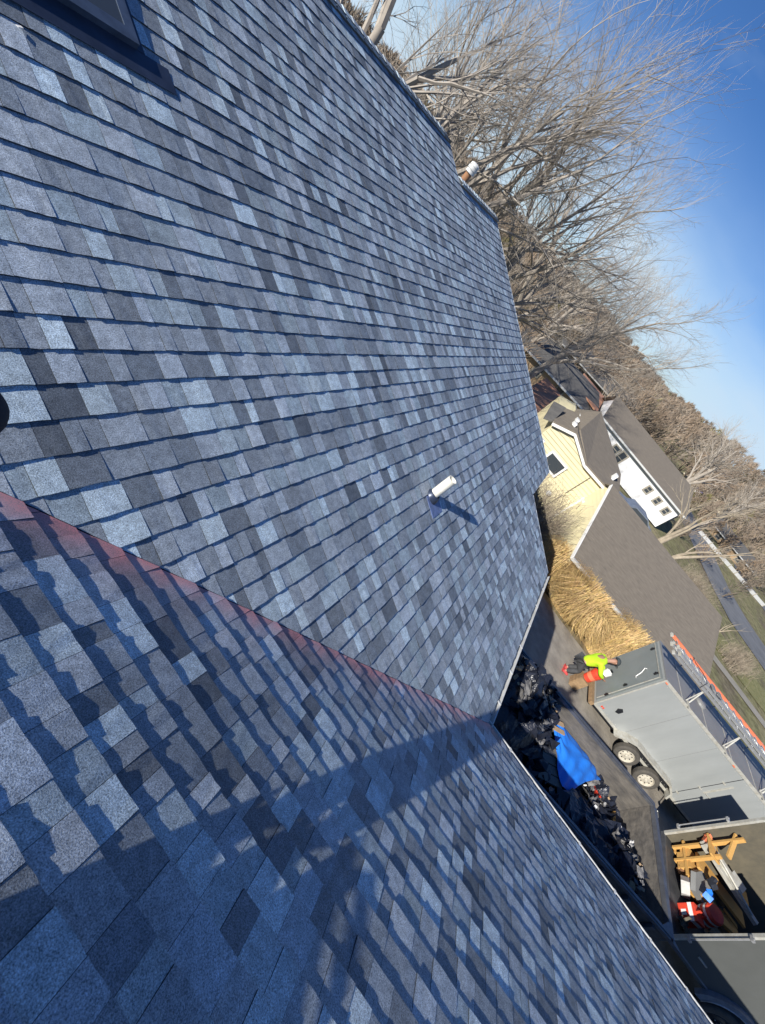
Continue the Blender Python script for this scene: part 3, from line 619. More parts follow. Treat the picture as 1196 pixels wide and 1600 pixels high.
# bungee strap
mb = MB(); mb.tube([(.2, -.62, zl+.0), (.3, -.64, zl+.19), (.6, -.55, zl+.19), (.85, -.4, zl+.14), (1.22, -.5, zl+.1), (1.25, -.5, zl)], .008, 6)
o = mb.build('strap', 'black'); o.location = (7.65, -4.79, -3.1); o.rotation_euler = (0, 0, math.radians(4.6)); tag(o, 'black strap looped over the ladders above the rear of the trailer', 'strap')

# red-orange bucket and white container the worker handles
b = thing('bucket', 'bright orange red plastic bucket in front of the worker', 'bucket', (8.22, -4.36, -2.60))
mb = MB(); mb.lathe((0, 0, 0), (0, 0, 1), [(0, 0), (0, .13), (.02, .133), (.34, .16), (.345, .168), (.37, .168), (.37, .157), (.33, .152), (.03, .125), (.03, 0)], 28); mb.build('pail', 'red', b)
mb = MB(); mb.lathe((0, 0, 0), (0, 0, 1), [(.12, .1445), (.25, .1565)], 20); mb.build('pail_label', 'orange', b)
mb = MB(); mb.tube([(.165*math.cos(t), .02, .35-.12*math.sin(t)) for t in [i*PI/10 for i in range(11)]], .005, 6); mb.build('bail_handle', 'black', b)
mb = MB(); mb.lathe((0, 0, 0), (0, 0, 1), [(0, 0), (0, .10), (.15, .11), (.19, .06), (.21, .045), (.21, .0)], 20); 
j = thing('jug', 'white plastic jug with dark cap in the hands of the worker', 'jug', (8.42, -4.53, -2.16)); mb.build('jug_body', 'white', j, smooth=False)
mb = MB(); mb.lathe((0, 0, .19), (0, 0, 1), [(0, .05), (.05, .05), (.05, 0)], 14); mb.build('jug_cap', 'black', j)
# wooden crate under the bucket
mb = MB()
for i in range(4): mb.box((8.22, -4.36, -2.64-.11*i-.03), (.30, .30, .095))
for sx in (-.16, .16): mb.box((8.22+sx, -4.36, -2.85), (.018, .26, .46))
o = mb.build('block_stack', 'post'); tag(o, 'stack of brown wood blocks carrying the orange bucket', 'wood blocks')

# ------------------------------------------------------------------ dump trailer full of tear-off
dt = thing('dump_trailer', 'dark steel dump trailer loaded with torn off roofing', 'dump trailer', (2.78, -2.22, -3.1), math.radians(7.5))
dx0, dx1, dy0, dy1, dz0, dz1 = -1.15, 1.1, -3.0, 1.9, .7, 1.9
DC, DS = math.cos(math.radians(7.5)), math.sin(math.radians(7.5))
def d2w(a, b): return (2.78+a*DC-b*DS, -2.22+a*DS+b*DC)
def w2d(x, y): x -= 2.78; y += 2.22; return (x*DC+y*DS, -x*DS+y*DC)
def dclamp(x, y, m=.1):
    a, b = w2d(x, y); return d2w(min(dx1-.04-m, max(dx0+.04+m, a)), min(dy1-m, max(dy0+.06+m, b)))
mb = MB(); mb.box2((dx0, dy0, dz0-.08), (dx1, dy1, dz0)); mb.build('bed_floor', 'floor', dt)
mb = MB(); mb.box2((dx1-.04, dy0+.05, dz0), (dx1, dy1, dz1-.06)); mb.build('side_wall', 'rust', dt)
mb = MB(); mb.box2((dx0, dy0+.05, dz0), (dx0+.04, dy1, dz1-.06)); mb.build('side_wall', 'rust', dt)
mb = MB(); mb.box2((dx0, dy0, dz0), (dx1, dy0+.04, dz1-.06)); mb.build('end_wall', 'rust', dt)
for x in (dx0+.02, dx1-.02):
    mb = MB(); mb.box2((x-.05, dy0, dz1-.06), (x+.05, dy1, dz1)); mb.box2((x-.012, dy0+.06, dz1), (x+.012, dy1, dz1+.012)); mb.build('top_rail', 'rail', dt)
    for i in range(8):
        y = dy0+.35+i*.6; sg = 1 if x > 0 else -1; mb = MB(); mb.box2((x+sg*.03, y, dz0-.05), (x+sg*.09, y+.07, dz1-.07)); mb.build('side_post', 'rail', dt)
mb = MB(); mb.box2((dx0+.07, dy0-.03, dz1-.075), (dx1-.07, dy0+.06, dz1+.006)); mb.prism([(dx0+.02, dy0-.03, dz1+.005), (dx0+.30, dy0-.03, dz1+.005), (dx0+.02, dy0+.30, dz1+.005)], (0, 0, -.02)); mb.prism([(dx0-.03, dy0+.06, dz1), (dx0+.07, dy0+.02, dz1), (dx0-.08, dy0-.22, dz1)], (0, 0, -.05)); mb.build('end_rail', 'rail', dt)
for y in (-.35, -1.25):
    wheel(dt, (dx1+.16, y, .37), .37, .24, (1, 0, 0)); wheel(dt, (dx0-.16, y, .37), .37, .24, (-1, 0, 0))
mb = MB(); mb.beam((dx0+.6, dy0, .5), (0, dy0-1.3, .5), .09, .14); mb.beam((dx1-.6, dy0, .5), (0, dy0-1.3, .5), .09, .14); mb.build('drawbar', 'black', dt)
mb = MB(); mb.tube([(dx1-.1, dy0-.05, dz1-.0), (dx1+.9, dy0-1.4, 1.2)], .012, 6); o = mb.build('tie_cable', 'seam', dt)

# debris: heaps of torn sheets over an undulating mound
def mound(x, y):
    z = -2.38+.38*sm((y+4.95)/.3)
    z += 1.25*sm(1-math.hypot((x-2.5)/1.5, (y+1.1)/1.7))**.8*1.0
    z += 1.0*sm(1-math.hypot((x-2.4)/1.25, (y+3.9)/1.7))
    z += .55*sm(1-math.hypot((x-3.7)/.9, (y+2.3)/1.8))
    if -4.4 < y < -2.1: z = min(z, -1.90+.5*sm((2.3-x)/.5)-.3*sm((x-4.1)/.4))
    z += .10*pnoise(Vector((x*3.1, y*3.1, 0)))+.05*pnoise(Vector((x*8, y*8, 3)))
    return z
mb = MB(); n1, n2 = 60, 90
for j in range(n2+1):
    for i in range(n1+1):
        x, y = d2w(dx0+.045+(dx1-dx0-.09)*i/n1, dy0+.05+(dy1-dy0-.1)*j/n2); mb.v.append((x, y, mound(x, y)))
for j in range(n2):
    for i in range(n1):
        k = j*(n1+1)+i; mb.f.append((k, k+1, k+n1+2, k+n1+1))
o = mb.build('debris_heap', 'felt'); o['kind'] = 'stuff'; tag(o, 'heap of black torn roofing felt filling the dump trailer', 'debris')
def crumple(mb, c, sx, sy, rot, amp, n=5, seed=0):
    vs = []
    for j in range(n+1):
        for i in range(n+1):
            p = Vector(((i/n-.5)*sx, (j/n-.5)*sy, 0)); p.z = amp*pnoise(Vector((p.x*6+seed, p.y*6, seed*1.7)))+amp*.7*pnoise(Vector((p.x*15+seed, p.y*15, seed)))
            p.x += .15*sx*pnoise(Vector((i*1.1, j*1.1, seed))) ; p.y += .15*sy*pnoise(Vector((i*1.3, j*1.3, seed+9)))
            vs.append(rot @ p+Vector(c))
    mb.add(vs, [(j*(n+1)+i, j*(n+1)+i+1, (j+1)*(n+1)+i+1, (j+1)*(n+1)+i) for j in range(n) for i in range(n)])
from mathutils import Euler
for name, m, cnt, s0, s1, lab in (('torn_felt', 'felt', 330, .18, .55, 'scattered black sheets of torn underlayment over the debris heap'), ('shingle_scraps', 'felt2', 300, .08, .26, 'grey broken old shingles scattered over the debris heap'), ('tan_scraps', 'cardboard', 150, .04, .13, 'small tan paper and wood scraps in the dump trailer'), ('white_scraps', 'white', 90, .02, .08, 'small white plastic scraps around the blue tarp')):
    mb = MB()
    for i in range(cnt):
        if name == 'white_scraps': x, y = random.gauss(3.75, .3), random.gauss(-4.45, .4)
        else: x, y = random.uniform(2.05, 4.4), random.uniform(-4.9, -.4)
        x, y = dclamp(x, y, .12)
        if name != 'white_scraps' and -4.0 < y < -2.2 and x > 2.6: continue
        s = random.uniform(s0, s1); crumple(mb, (x, y, mound(x, y)+random.uniform(.02, .10)+(.03 if name != 'torn_felt' else 0)), s, s*random.uniform(.4, 1), Euler((random.gauss(0, .45), random.gauss(0, .45), random.uniform(0, 6))).to_matrix(), s*.35, 4, i*3.3)
    o = mb.build(name, m); o['kind'] = 'stuff'; tag(o, lab, 'scraps')
# black bin-bag-like bundles
for i, (x, y, z, s, lab) in enumerate(((2.55, -3.62, -1.80, .50, 'large black tar paper bundle at the lower end of the debris'), (2.72, -1.80, -1.52, .42, 'glossy black bundle with dusty creases above the wood boards'), (2.85, -1.02, -1.4, .52, 'black bundle under the gutter corner'), (2.62, -4.35, -1.85, .50, 'smaller black bundle in the shade near the near rail'))):
    mb = MB(); n = 22
    for j in range(n+1):
        for k in range(n):
            th = PI*j/n; p2 = 2*PI*k/n; d = Vector((math.sin(th)*math.cos(p2), math.sin(th)*math.sin(p2), math.cos(th)*.65))
            r = s*(1+.38*pnoise(d*1.8+Vector((i*7, 0, 0)))+.30*abs(pnoise(d*4.2+Vector((i*3, 5, 0))))+.12*pnoise(d*9+Vector((i, 2, 2)))); mb.v.append(tuple(Vector((x, y, z))+d*r))
    mb.f = [(j*n+k, j*n+(k+1) % n, (j+1)*n+(k+1) % n, (j+1)*n+k) for j in range(n) for k in range(n)]
    tag(mb.build('felt_bundle', 'felt', smooth=False), lab, 'bundle', 'bundles of torn felt')
# weathered board stack
pal_ = thing('board_stack', 'weathered grey boards nailed side by side, sticking out of the debris beside the tarp', 'wood', (2.92, -2.50, -1.70), math.radians(30))
for i in range(5):
    mb = MB(); mb.box((-.40+.165*i, random.uniform(-.05, .05), .012*i), (.148, .95, .035), Matrix.Rotation(-.06, 3, 'Y')); mb.build('board', 'oldwood', pal_)
for y in (-.3, .3): mb = MB(); mb.box((0, y, -.06), (.85, .09, .07), Matrix.Rotation(-.06, 3, 'Y')); mb.build('batten', 'oldwood', pal_)
for i, (x, y, a) in enumerate(((3.42, -2.42, .55), (3.56, -2.38, .62))):
    mb = MB(); mb.box((0, 0, 0), (.08, .7, .03)); o = mb.build('wood_strip', 'cardboard'); o.location = (x, y, -1.50); o.rotation_euler = (0, .05, a); tag(o, 'pale new wood strip %s the blue tarp edge' % ('farther from' if i == 0 else 'touching'), 'wood strip')
# blue tarp
TPN = [[(3.95, -2.42, -1.66), (4.02, -2.95, -1.68), (4.18, -3.4, -1.72), (4.25, -3.8, -1.76), (4.05, -4.15, -1.80)],
       [(3.86, -2.46, -1.62), (3.70, -2.85, -1.58), (3.72, -3.25, -1.58), (3.80, -3.6, -1.62), (3.80, -3.92, -1.72)],
       [(3.80, -2.48, -1.62), (3.42, -2.80, -1.60), (3.30, -3.0, -1.60), (3.35, -3.30, -1.62), (3.42, -3.62, -1.70)],
       [(3.74, -2.50, -1.66), (3.20, -2.72, -1.66), (2.90, -2.85, -1.68), (2.72, -3.05, -1.70), (2.85, -3.28, -1.74)]]
def bez(G, u, v):
    a = u*(len(G)-1); i = min(int(a), len(G)-2); a -= i; b_ = v*(len(G[0])-1); j = min(int(b_), len(G[0])-2); b_ -= j
    L = lambda p, q, t: Vector(p).lerp(Vector(q), t)
    return L(L(G[i][j], G[i][j+1], b_), L(G[i+1][j], G[i+1][j+1], b_), a)
mb = MB(); nu, nv = 36, 48
for i in range(nu+1):
    for j in range(nv+1):
        u, v = i/nu, j/nv; p = bez(TPN, u, v); wv = .05*math.sin(9*v+5*u+2*pnoise(Vector((u*3, v*3, 0))))*u*(1.1-u)+.035*abs(pnoise(Vector((u*5, v*4, 2))))+.02*math.sin(26*v-12*u)*(v**2)
        p.x, p.y = dclamp(p.x, p.y, .03); mb.v.append((p.x, p.y, p.z+wv+.05))
for i in range(nu):
    for j in range(nv):
        k = i*(nv+1)+j; mb.f.append((k, k+1, k+nv+2, k+nv+1))
tag(mb.build('tarp', 'tarp', smooth=True), 'bright blue tarpaulin spread over the debris in the dump trailer', 'tarp')
# black edge band of underlayment beside tarp, pink foam, tan bucket lid, red scraps, plank
for i, (x, y, z, s, m, nm, lab) in enumerate(((3.66, -1.66, -1.3, .17, 'orange', 'pail_lid', 'tan orange lid lying on top of the debris near the roof corner'), (3.50, -1.95, -1.32, .22, 'pink', 'foam_piece', 'purple pink foam scrap nearer the roof corner'), (3.62, -2.28, -1.45, .16, 'pink', 'foam_piece', 'pale pink foam scrap next to the tip of the tarp'), (3.60, -2.10, -1.42, .30, 'cardboard', 'cardboard_scrap', 'crumpled tan cardboard between the pink scraps'), (3.95, -4.3, -1.9, .18, 'red', 'red_scrap', 'small red plastic scrap beside the far wall of the dump trailer'))):
    mb = MB(); crumple(mb, (0, 0, 0), s*1.3, s, Euler((random.uniform(-.4, .4), random.uniform(-.4, .4), random.uniform(0, 3))).to_matrix(), s*.45, 6, 40+i*5.1)
    k = len(mb.v); mb.v += [(a, b2, c2-.02) for a, b2, c2 in mb.v]; mb.f += [tuple(x+k for x in reversed(f)) for f in mb.f]
    o = mb.build(nm, m); o.location = (x, y, z); tag(o, lab, 'scrap')
mb = MB(); mb.box((0, 0, 0), (1.0, .07, .04)); o = mb.build('plank', 'lumber'); o.location = (3.55, -4.85, -1.93); o.rotation_euler = (0, -.10, .12); tag(o, 'single yellow plank lying across the dump trailer floor', 'plank')
for i, (x, y, a, l) in enumerate(((3.6, -4.75, .3, .16), (3.9, -4.9, .2, .2), (3.1, -4.95, .9, .22))):
    mb = MB(); crumple(mb, (0, 0, 0), l, .06, Euler((0, 0, a)).to_matrix(), .03, 4, 77+i); o = mb.build('paper_scrap', 'white'); o.location = (x, y, mound(x, y)+.05)
    tag(o, ('short white strip on the dump trailer floor by the plank', 'longer white strip on the dump trailer floor toward the far wall', 'folded white paper on the dark floor beside the end rail')[i], 'scrap')

# ------------------------------------------------------------------ open box truck / tool trailer
bt = thing('tool_trailer', 'charcoal box trailer with open rear full of tools, seen past the dump trailer', 'trailer', (4.9, -7.45, -3.1))
bx0, bx1, bL, bz0, bz1 = -1.2, 1.2, -4.6, .7, 2.9
mb = MB(); mb.box2((bx0, 0, bz0-.08), (bx1, bL, bz0)); mb.build('bed_floor', 'floor', bt)
mb = MB(); mb.box2((bx0, 0, bz0+.001), (bx0+.04, bL, bz1)); mb.box2((bx0-.001, .003, bz0-.12), (bx0+.03, bL, bz0)); mb.build('near_side_wall', 'vanside', bt)
mb = MB(); mb.box2((bx1-.04, 0, bz0+.001), (bx1, bL, bz1)); mb.build('far_side_wall', 'vanside', bt)
mb = MB(); mb.box2((bx0+.04, bL, bz0+.001), (bx1-.04, bL+.04, bz1)); mb.build('front_wall', 'inner', bt)
mb = MB(); mb.box2((bx0+.041, -.02, bz0+.002), (bx0+.05, bL+.05, bz1-.02)); mb.build('inner_lining', 'inner', bt); mb = MB(); mb.box2((bx1-.05, -.02, bz0+.002), (bx1-.041, bL+.05, bz1-.02)); mb.build('inner_lining', 'inner', bt)
for x, sg in ((bx0+.0, 1), (bx1-.0, -1)):
    mb = MB(); mb.box2((x, .002, bz0), (x+sg*.07, .06, bz1)); mb.build('rear_post', 'seam', bt)
    mb = MB(); mb.tube([(x+sg*.03-sg*.09, .09, bz0+.35), (x+sg*.03-sg*.09, .09, bz0+1.5)], .014, 8); mb.box((x-sg*.04, .08, bz0+.36), (.1, .06, .05)); mb.box((x-sg*.04, .08, bz0+1.46), (.1, .06, .05)); mb.build('lock_bar', 'ladder', bt)
mb = MB(); mb.box2((bx0, .002, bz0-.09), (bx1, .05, bz0)); mb.build('sill', 'rail', bt)
mb = MB(); mb.box2((bx0-.012, 0, bz0-.05), (bx0-.0005, bL, bz0-.02)); mb.build('side_trim', 'fender', bt)
mb = MB(); mb.box2((bx0-.02, -.35, bz0+.25), (bx0-.0005, -.6, bz0+.28)); mb.build('grab_handle', 'seam', bt)
# rear wheel and flared arch
wy, wz, wr = -1.75, .50, .44
mb = MB(); outer = [(wy+math.cos(t)*.66, wz+math.sin(t)*.60) for t in [PI*i/14-.12 for i in range(15)]]; innr = [(wy+math.cos(t)*.50, wz+math.sin(t)*.49) for t in [PI*i/14-.12 for i in range(15)]][::-1]
mb.prism([(bx0-.10, y, z) for y, z in outer+innr], (.10, 0, 0)); mb.build('wheel_arch', 'fender', bt, smooth=False)
mb = MB(); mb.prism([(bx0-.002, y, z) for y, z in innr], (.001, 0, 0)); mb.build('wheel_well', 'black', bt)
mb = MB(); mb.tube([(bx0-.105, y, z) for y, z in innr], .012, 6); mb.build('arch_lip', 'ladder', bt)
wheel(bt, (bx0-.02, wy, .43), .43, .24, (-1, 0, 0), 'black', 5); wheel(bt, (bx1+.02, wy, .43), .43, .24, (1, 0, 0), 'black', 5)
BT = Vector((4.9, -7.45, -3.1))
# lumber shelf frame inside
sh = thing('lumber_shelf', 'shelf frame of fresh yellow lumber against the far wall inside the tool trailer', 'shelf', BT)
for a, b2, w, h in (((.95, -.18, .75), (.95, -.18, 2.3), .09, .05), ((.66, -.22, .75), (.66, -.22, 1.75), .09, .05), ((1.1, -.2, 1.0), (.3, -.24, 1.0), .09, .05), ((1.1, -.2, 1.62), (.6, -.2, 1.62), .3, .04), ((.3, -.5, .75), (.1, -1.5, 1.2), .14, .05), ((.6, -.4, .8), (.2, -1.9, 1.1), .09, .04), ((.9, -.2, .82), (.9, -2.3, .82), .09, .14), ((.25, -.25, 1.05), (.25, -2.0, 1.05), .24, .04), ((.55, -.25, .95), (.55, -2.1, .95), .24, .04), ((.9, -.25, 1.5), (.9, -1.6, 1.5), .3, .04), ((.6, -.2, 1.9), (1.1, -.2, 2.15), .12, .04)):
    mb = MB(); mb.beam(a, b2, w, h); mb.build('board', 'lumber', sh)
mb = MB(); mb.box((.72, -1.1, 1.2), (.36, 1.6, .06)); mb.box((.72, -.35, .95), (.5, .3, .28)); mb.build('shelf_panel', 'lumber', sh)
# tools
mb = MB(); mb.box((0, 0, 0), (.10, 1.5, .08)); mb.box((.12, .3, .05), (.16, .7, .05)); mb.tube([(-.02, -.6, .05), (.0, .2, .13), (.08, .6, .10)], .025, 8); mb.box((0, .62, .05), (.22, .16, .16)); mb.box((.2, -.1, .02), (.24, .34, .12))
o = mb.build('siding_brake', 'seam'); o.location = Vector((5.45, -8.15, -1.52)); o.rotation_euler = (-.15, -.2, -.53); tag(o, 'long grey metal brake tool resting on the lumber shelf', 'tool')
mb = MB(); mb.prism([(-.32, -.5, 0), (.30, -.42, 0), (.34, .15, 0), (.12, .5, 0), (-.22, .42, 0)], (0, 0, .10)); mb.box((.0, -.1, .12), (.08, .2, .04))
o = mb.build('grey_case', 'trailroof'); o.location = Vector((5.25, -8.1, -2.1)); o.rotation_euler = (.15, -.35, .2); tag(o, 'flat grey plastic case in the middle of the tool trailer', 'case')
mb = MB(); mb.prism([(-.12, -.3, 0), (.12, -.35, 0), (.14, .2, 0), (-.02, .42, 0), (-.16, .1, 0)], (0, 0, .16)); o = mb.build('plastic_jug', 'alu'); o.location = Vector((5.02, -7.72, -2.3)); o.rotation_euler = (.5, -.2, .3); tag(o, 'pale grey plastic jug lying beside the grey case', 'jug')
c = thing('gas_can', 'red and white plastic fuel can at the near side of the tool trailer', 'fuel can', Vector((4.5, -7.85, -2.39)), .25)
mb = MB(); mb.box((0, 0, .17), (.32, .26, .34)); mb.tube([(0, .1, .34), (0, .12, .42), (0, -.08, .42), (0, -.1, .34)], .025, 8); mb.build('can_body', 'red', c)
mb = MB(); mb.box((0, .002, .24), (.324, .268, .08)); mb.box((.0, .0, .1), (.1, .27, .1)); mb.build('can_band', 'white', c)
c = thing('compressor', 'red and white striped canister behind the fuel can in the tool trailer', 'canister', Vector((4.75, -8.2, -2.2)), .4)
mb = MB(); mb.lathe((0, 0, 0), (0, .4, 1), [(0, 0), (0, .17), (.04, .19), (.38, .19), (.42, .16), (.44, 0)], 20); mb.build('tank', 'red', c)
mb = MB(); mb.lathe((0, .05, .12), (0, .4, 1), [(0, .195), (.07, .195)], 20); mb.lathe((0, .115, .27), (0, .4, 1), [(0, .195), (.06, .195)], 20); mb.build('tank_band', 'white', c)
for i, (x, y, z, a, w, l, m, lab) in enumerate(((4.3, -8.6, -2.3, .4, .35, .5, 'felt', 'crumpled black tarp on the near side of the tool trailer floor'), (4.9, -8.9, -2.3, 1.0, .3, .45, 'cardboard', 'torn cardboard box half open behind the fuel can'), (5.6, -9.0, -2.25, .2, .5, .5, 'felt2', 'grey dusty drop cloth heaped on the tool trailer floor'), (4.15, -7.7, -2.33, .1, .2, .3, 'inner', 'brown canvas strap bundle in the near rear corner'))):
    mb = MB(); crumple(mb, (0, 0, .06), l, w, Euler((.2, -.2, a)).to_matrix(), .16, 8, 91+i*3.7); crumple(mb, (0, 0, 0), l*1.1, w*1.1, Euler((-.1, .1, a+.5)).to_matrix(), .12, 8, 95+i*3.7)
    o = mb.build(('black_cloth', 'torn_box', 'drop_cloth', 'strap_bundle')[i], m); o.location = (x, y, z); tag(o, lab, ('cloth', 'box', 'cloth', 'strap')[i])
mb = MB(); mb.tube([(.35*math.cos(t)*(1-.02*t), -.4+.25*math.sin(t)*(1-.02*t), .02*t) for t in [i*.35 for i in range(50)]], .014, 6)
o = mb.build('air_hose', 'seam'); o.location = BT+Vector((-.1, -2.2, .75)); tag(o, 'coiled air hose on the dark floor of the tool trailer', 'hose')
for i, (x, y, z, m, lab) in enumerate(((.18, -.35, 1.42, 'navy', 'navy blue rag hanging between the shelf boards'), (-.05, -.38, 1.28, 'tarp', 'blue and white nail box by the shelf'), (.5, -.3, .85, 'copper', 'rust brown tool bag on the floor under the shelf'), (1.02, -.14, 1.55, 'orange', 'small orange reflector on the far rear post'))):
    mb = MB(); mb.box((0, 0, 0), (.16, .12, .12), Euler((.3, .5, i)).to_matrix()); mb.box((.06, .03, .05), (.10, .08, .1), Euler((.1, .9, i*2)).to_matrix())
    o = mb.build(('rag', 'nail_box', 'tool_bag', 'reflector')[i], m); o.location = BT+Vector((x, y, z)); tag(o, lab, ('rag', 'box', 'bag', 'reflector')[i])

# ------------------------------------------------------------------ yellow neighbour house and its garage
NA = math.radians(-81); NO = Vector((12.65, -1.77, -1.9))
ny = thing('yellow_house', 'pale yellow sided house with white trimmed gable and long taupe roofed garage wing', 'house', (NO.x, NO.y, -4.3), NA)
# local: x = along u, y = along v (away), z up from -4.3
NZ = 2.4
def lap(name, m, outline, fn, step=.19, parent=ny):     # lap siding clipped to an outline in (u, z)
    zs = [p[1] for p in outline]; z = min(zs); mb = MB()
    while z < max(zs):
        P = clip(outline, 0, 1, -z); P = clip(P, 0, -1, z+step) if len(P) > 2 else P
        if len(P) > 2:
            n = len(P); vs = [fn(p[0], p[1], .055*(1-(p[1]-z)/step)+.004) for p in P]+[fn(p[0], p[1], -.004) for p in P]
            mb.add(vs, [tuple(range(n))]+[(i, (i+1) % n, n+(i+1) % n, n+i) for i in range(n)])
        z += step
    return mb.build(name, m, parent, kind='stuff')
GW = [(-3.0, 0), (1.3, 0), (1.3, NZ+1.15), (-.74, NZ+1.1), (-2.1, NZ+1.62), (-3.0, NZ+1.3)]
lap('siding', 'yellow', GW, lambda u, z, d: (u, 5-d, z))
mb = MB(); mb.prism([(u, 5.012, z) for u, z in GW], (0, 6.5, 0)); mb.build('wall', 'yellow', ny)
# gable window
mb = MB(); wu0, wu1, wz0, wz1 = -2.0, -1.12, NZ-.14, NZ+.44
for q in (((wu0-.09, 4.89, wz0-.09), (wu1+.09, 4.96, wz0)), ((wu0-.09, 4.89, wz1), (wu1+.09, 4.96, wz1+.09)), ((wu0-.09, 4.89, wz0), (wu0, 4.96, wz1)), ((wu1, 4.89, wz0), (wu1+.09, 4.96, wz1))): mb.box2(*q)
wf = mb.build('window', 'white', ny); mb = MB(); mb.box2((wu0, 4.91, wz0), (wu1, 4.93, wz1)); mb.build('pane', 'glass', wf)
# downspouts and meter
mb = MB(); mb.tube([(-.12, 4.91, 0), (-.12, 4.91, NZ+1.0)], .014, 6); mb.build('cable', 'greyroof', ny)
mb = MB(); mb.box((-.12, 4.92, NZ-.35), (.10, .08, .14)); mb.build('junction_box', 'yellow', ny)
mb = MB(); mb.box2((.52, 4.86, .2), (.62, 4.96, NZ+.25)); mb.box2((.50, 4.5, NZ+.12), (.64, 4.96, NZ+.26)); mb.build('downspout', 'white', ny)
mb = MB(); mb.lathe((-.55, 4.93, 1.55), (0, -1, 0), [(0, .13), (.09, .13), (.12, .1), (.12, 0)], 16); mb.build('meter', 'alu', ny)
# white rake boards on the gable, roof over it
ol = [(-3.12, NZ+1.25), (-2.1, NZ+1.68), (-.74, NZ+1.17), (1.38, NZ+1.21)]
for a, b2 in zip(ol[:-1], ol[1:]): mb = MB(); mb.beam((a[0], 4.80, a[1]), (b2[0], 4.80, b2[1]), .035, .17); mb.build('rake_board', 'white', ny)
def slab(name, m, pts, th=.08, parent=ny):
    n = len(pts); mb = MB(); mb.add(pts+[(p[0], p[1], p[2]-th) for p in pts], [tuple(range(n)), tuple(range(n, 2*n))[::-1]]+[(i, n+i, n+(i+1) % n, (i+1) % n) for i in range(n)]); return mb.build(name, m, parent)
slab('roof_slope', 'taupe', [(-2.12, 4.78, NZ+1.80), (-.72, 4.78, NZ+1.27), (-1.2, 6.6, NZ+1.45), (-2.12, 6.6, NZ+1.80)])
slab('roof_slope', 'taupe', [(-2.13, 4.78, NZ+1.80), (-2.13, 8.6, NZ+1.80), (-3.1, 8.6, NZ+1.30), (-3.14, 4.78, NZ+1.37)])
vA, vB, vC, vD, vE, vF = (-2.0, 5.6, NZ+1.84), (-.72, 4.78, NZ+1.28), (1.42, 4.78, NZ+1.32), (1.28, 7.25, NZ+1.72), (-1.42, 9.0, NZ+2.60), (-2.12, 8.6, NZ+1.82)
for P_ in ((vC, vD, vB), (vB, vD, vE), (vB, vE, vA), (vA, vE, vF), (vD, (1.2, 11.5, NZ+.95), (-2.2, 11.5, NZ+1.2), vE), (vE, (-2.2, 11.5, NZ+1.2), vF)): slab('roof_slope', 'taupe', list(P_), .07)
slab('roof_slope', 'greyroof', [(-3.15, 5.0, NZ+1.30), (-2.9, 7.3, NZ+1.72), (-3.5, 7.3, NZ+1.5), (-3.5, 5.0, NZ+1.12)], .08)
for i, (a, c) in enumerate(((-2.35, 5.7), (-2.18, 6.9), (-2.0, 8.2), (-1.75, 9.8), (-1.5, 11.2))):
    mb = MB(); mb.box((a, c, NZ+1.80+(.0 if c < 8.6 else -.25)), (.16, .42, .16)); mb.build('roof_vent', 'white', ny)
mb = MB(); mb.box((.8, 6.0, NZ+1.62), (.13, .3, .3)); mb.build('roof_vent', 'white', ny)
# garage wing
slab('roof_slope', 'taupe', [(.42, -.35, NZ-.14), (8.1, -.35, NZ-.14), (8.1, 4.1, NZ+1.65), (.42, 4.1, NZ+1.65)], .07)
slab('roof_slope', 'taupe', [(.42, 4.11, NZ+1.65), (8.1, 4.11, NZ+1.65), (8.1, 8.6, NZ-.14), (.42, 8.6, NZ-.14)], .07)
lap('siding', 'yellow', [(0, 0), (8.2, 0), (8.2, NZ-.1), (4.1, NZ+1.5), (0, NZ-.1)], lambda u, z, d: (.6-d, u, z))
lap('siding', 'yellow', [(.6, 0), (7.9, 0), (7.9, NZ-.1), (.6, NZ-.1)], lambda u, z, d: (u, -d, z))
mb = MB(); mb.prism([(.6, 0.012, 0), (.6, 8.2, 0), (.6, 8.2, NZ-.1), (.6, 4.1, NZ+1.5), (.6, .012, NZ-.1)], (7.3, 0, 0)); mb.build('wall', 'yellow', ny)
mb = MB(); mb.box2((.42, -.47, NZ-.26), (8.1, -.36, NZ-.15)); mb.build('gutter', 'alu', ny)
mb = MB(); mb.beam((.40, -.4, NZ-.2), (.40, 4.1, NZ+1.60), .03, .15); mb.build('rake_board', 'white', ny)

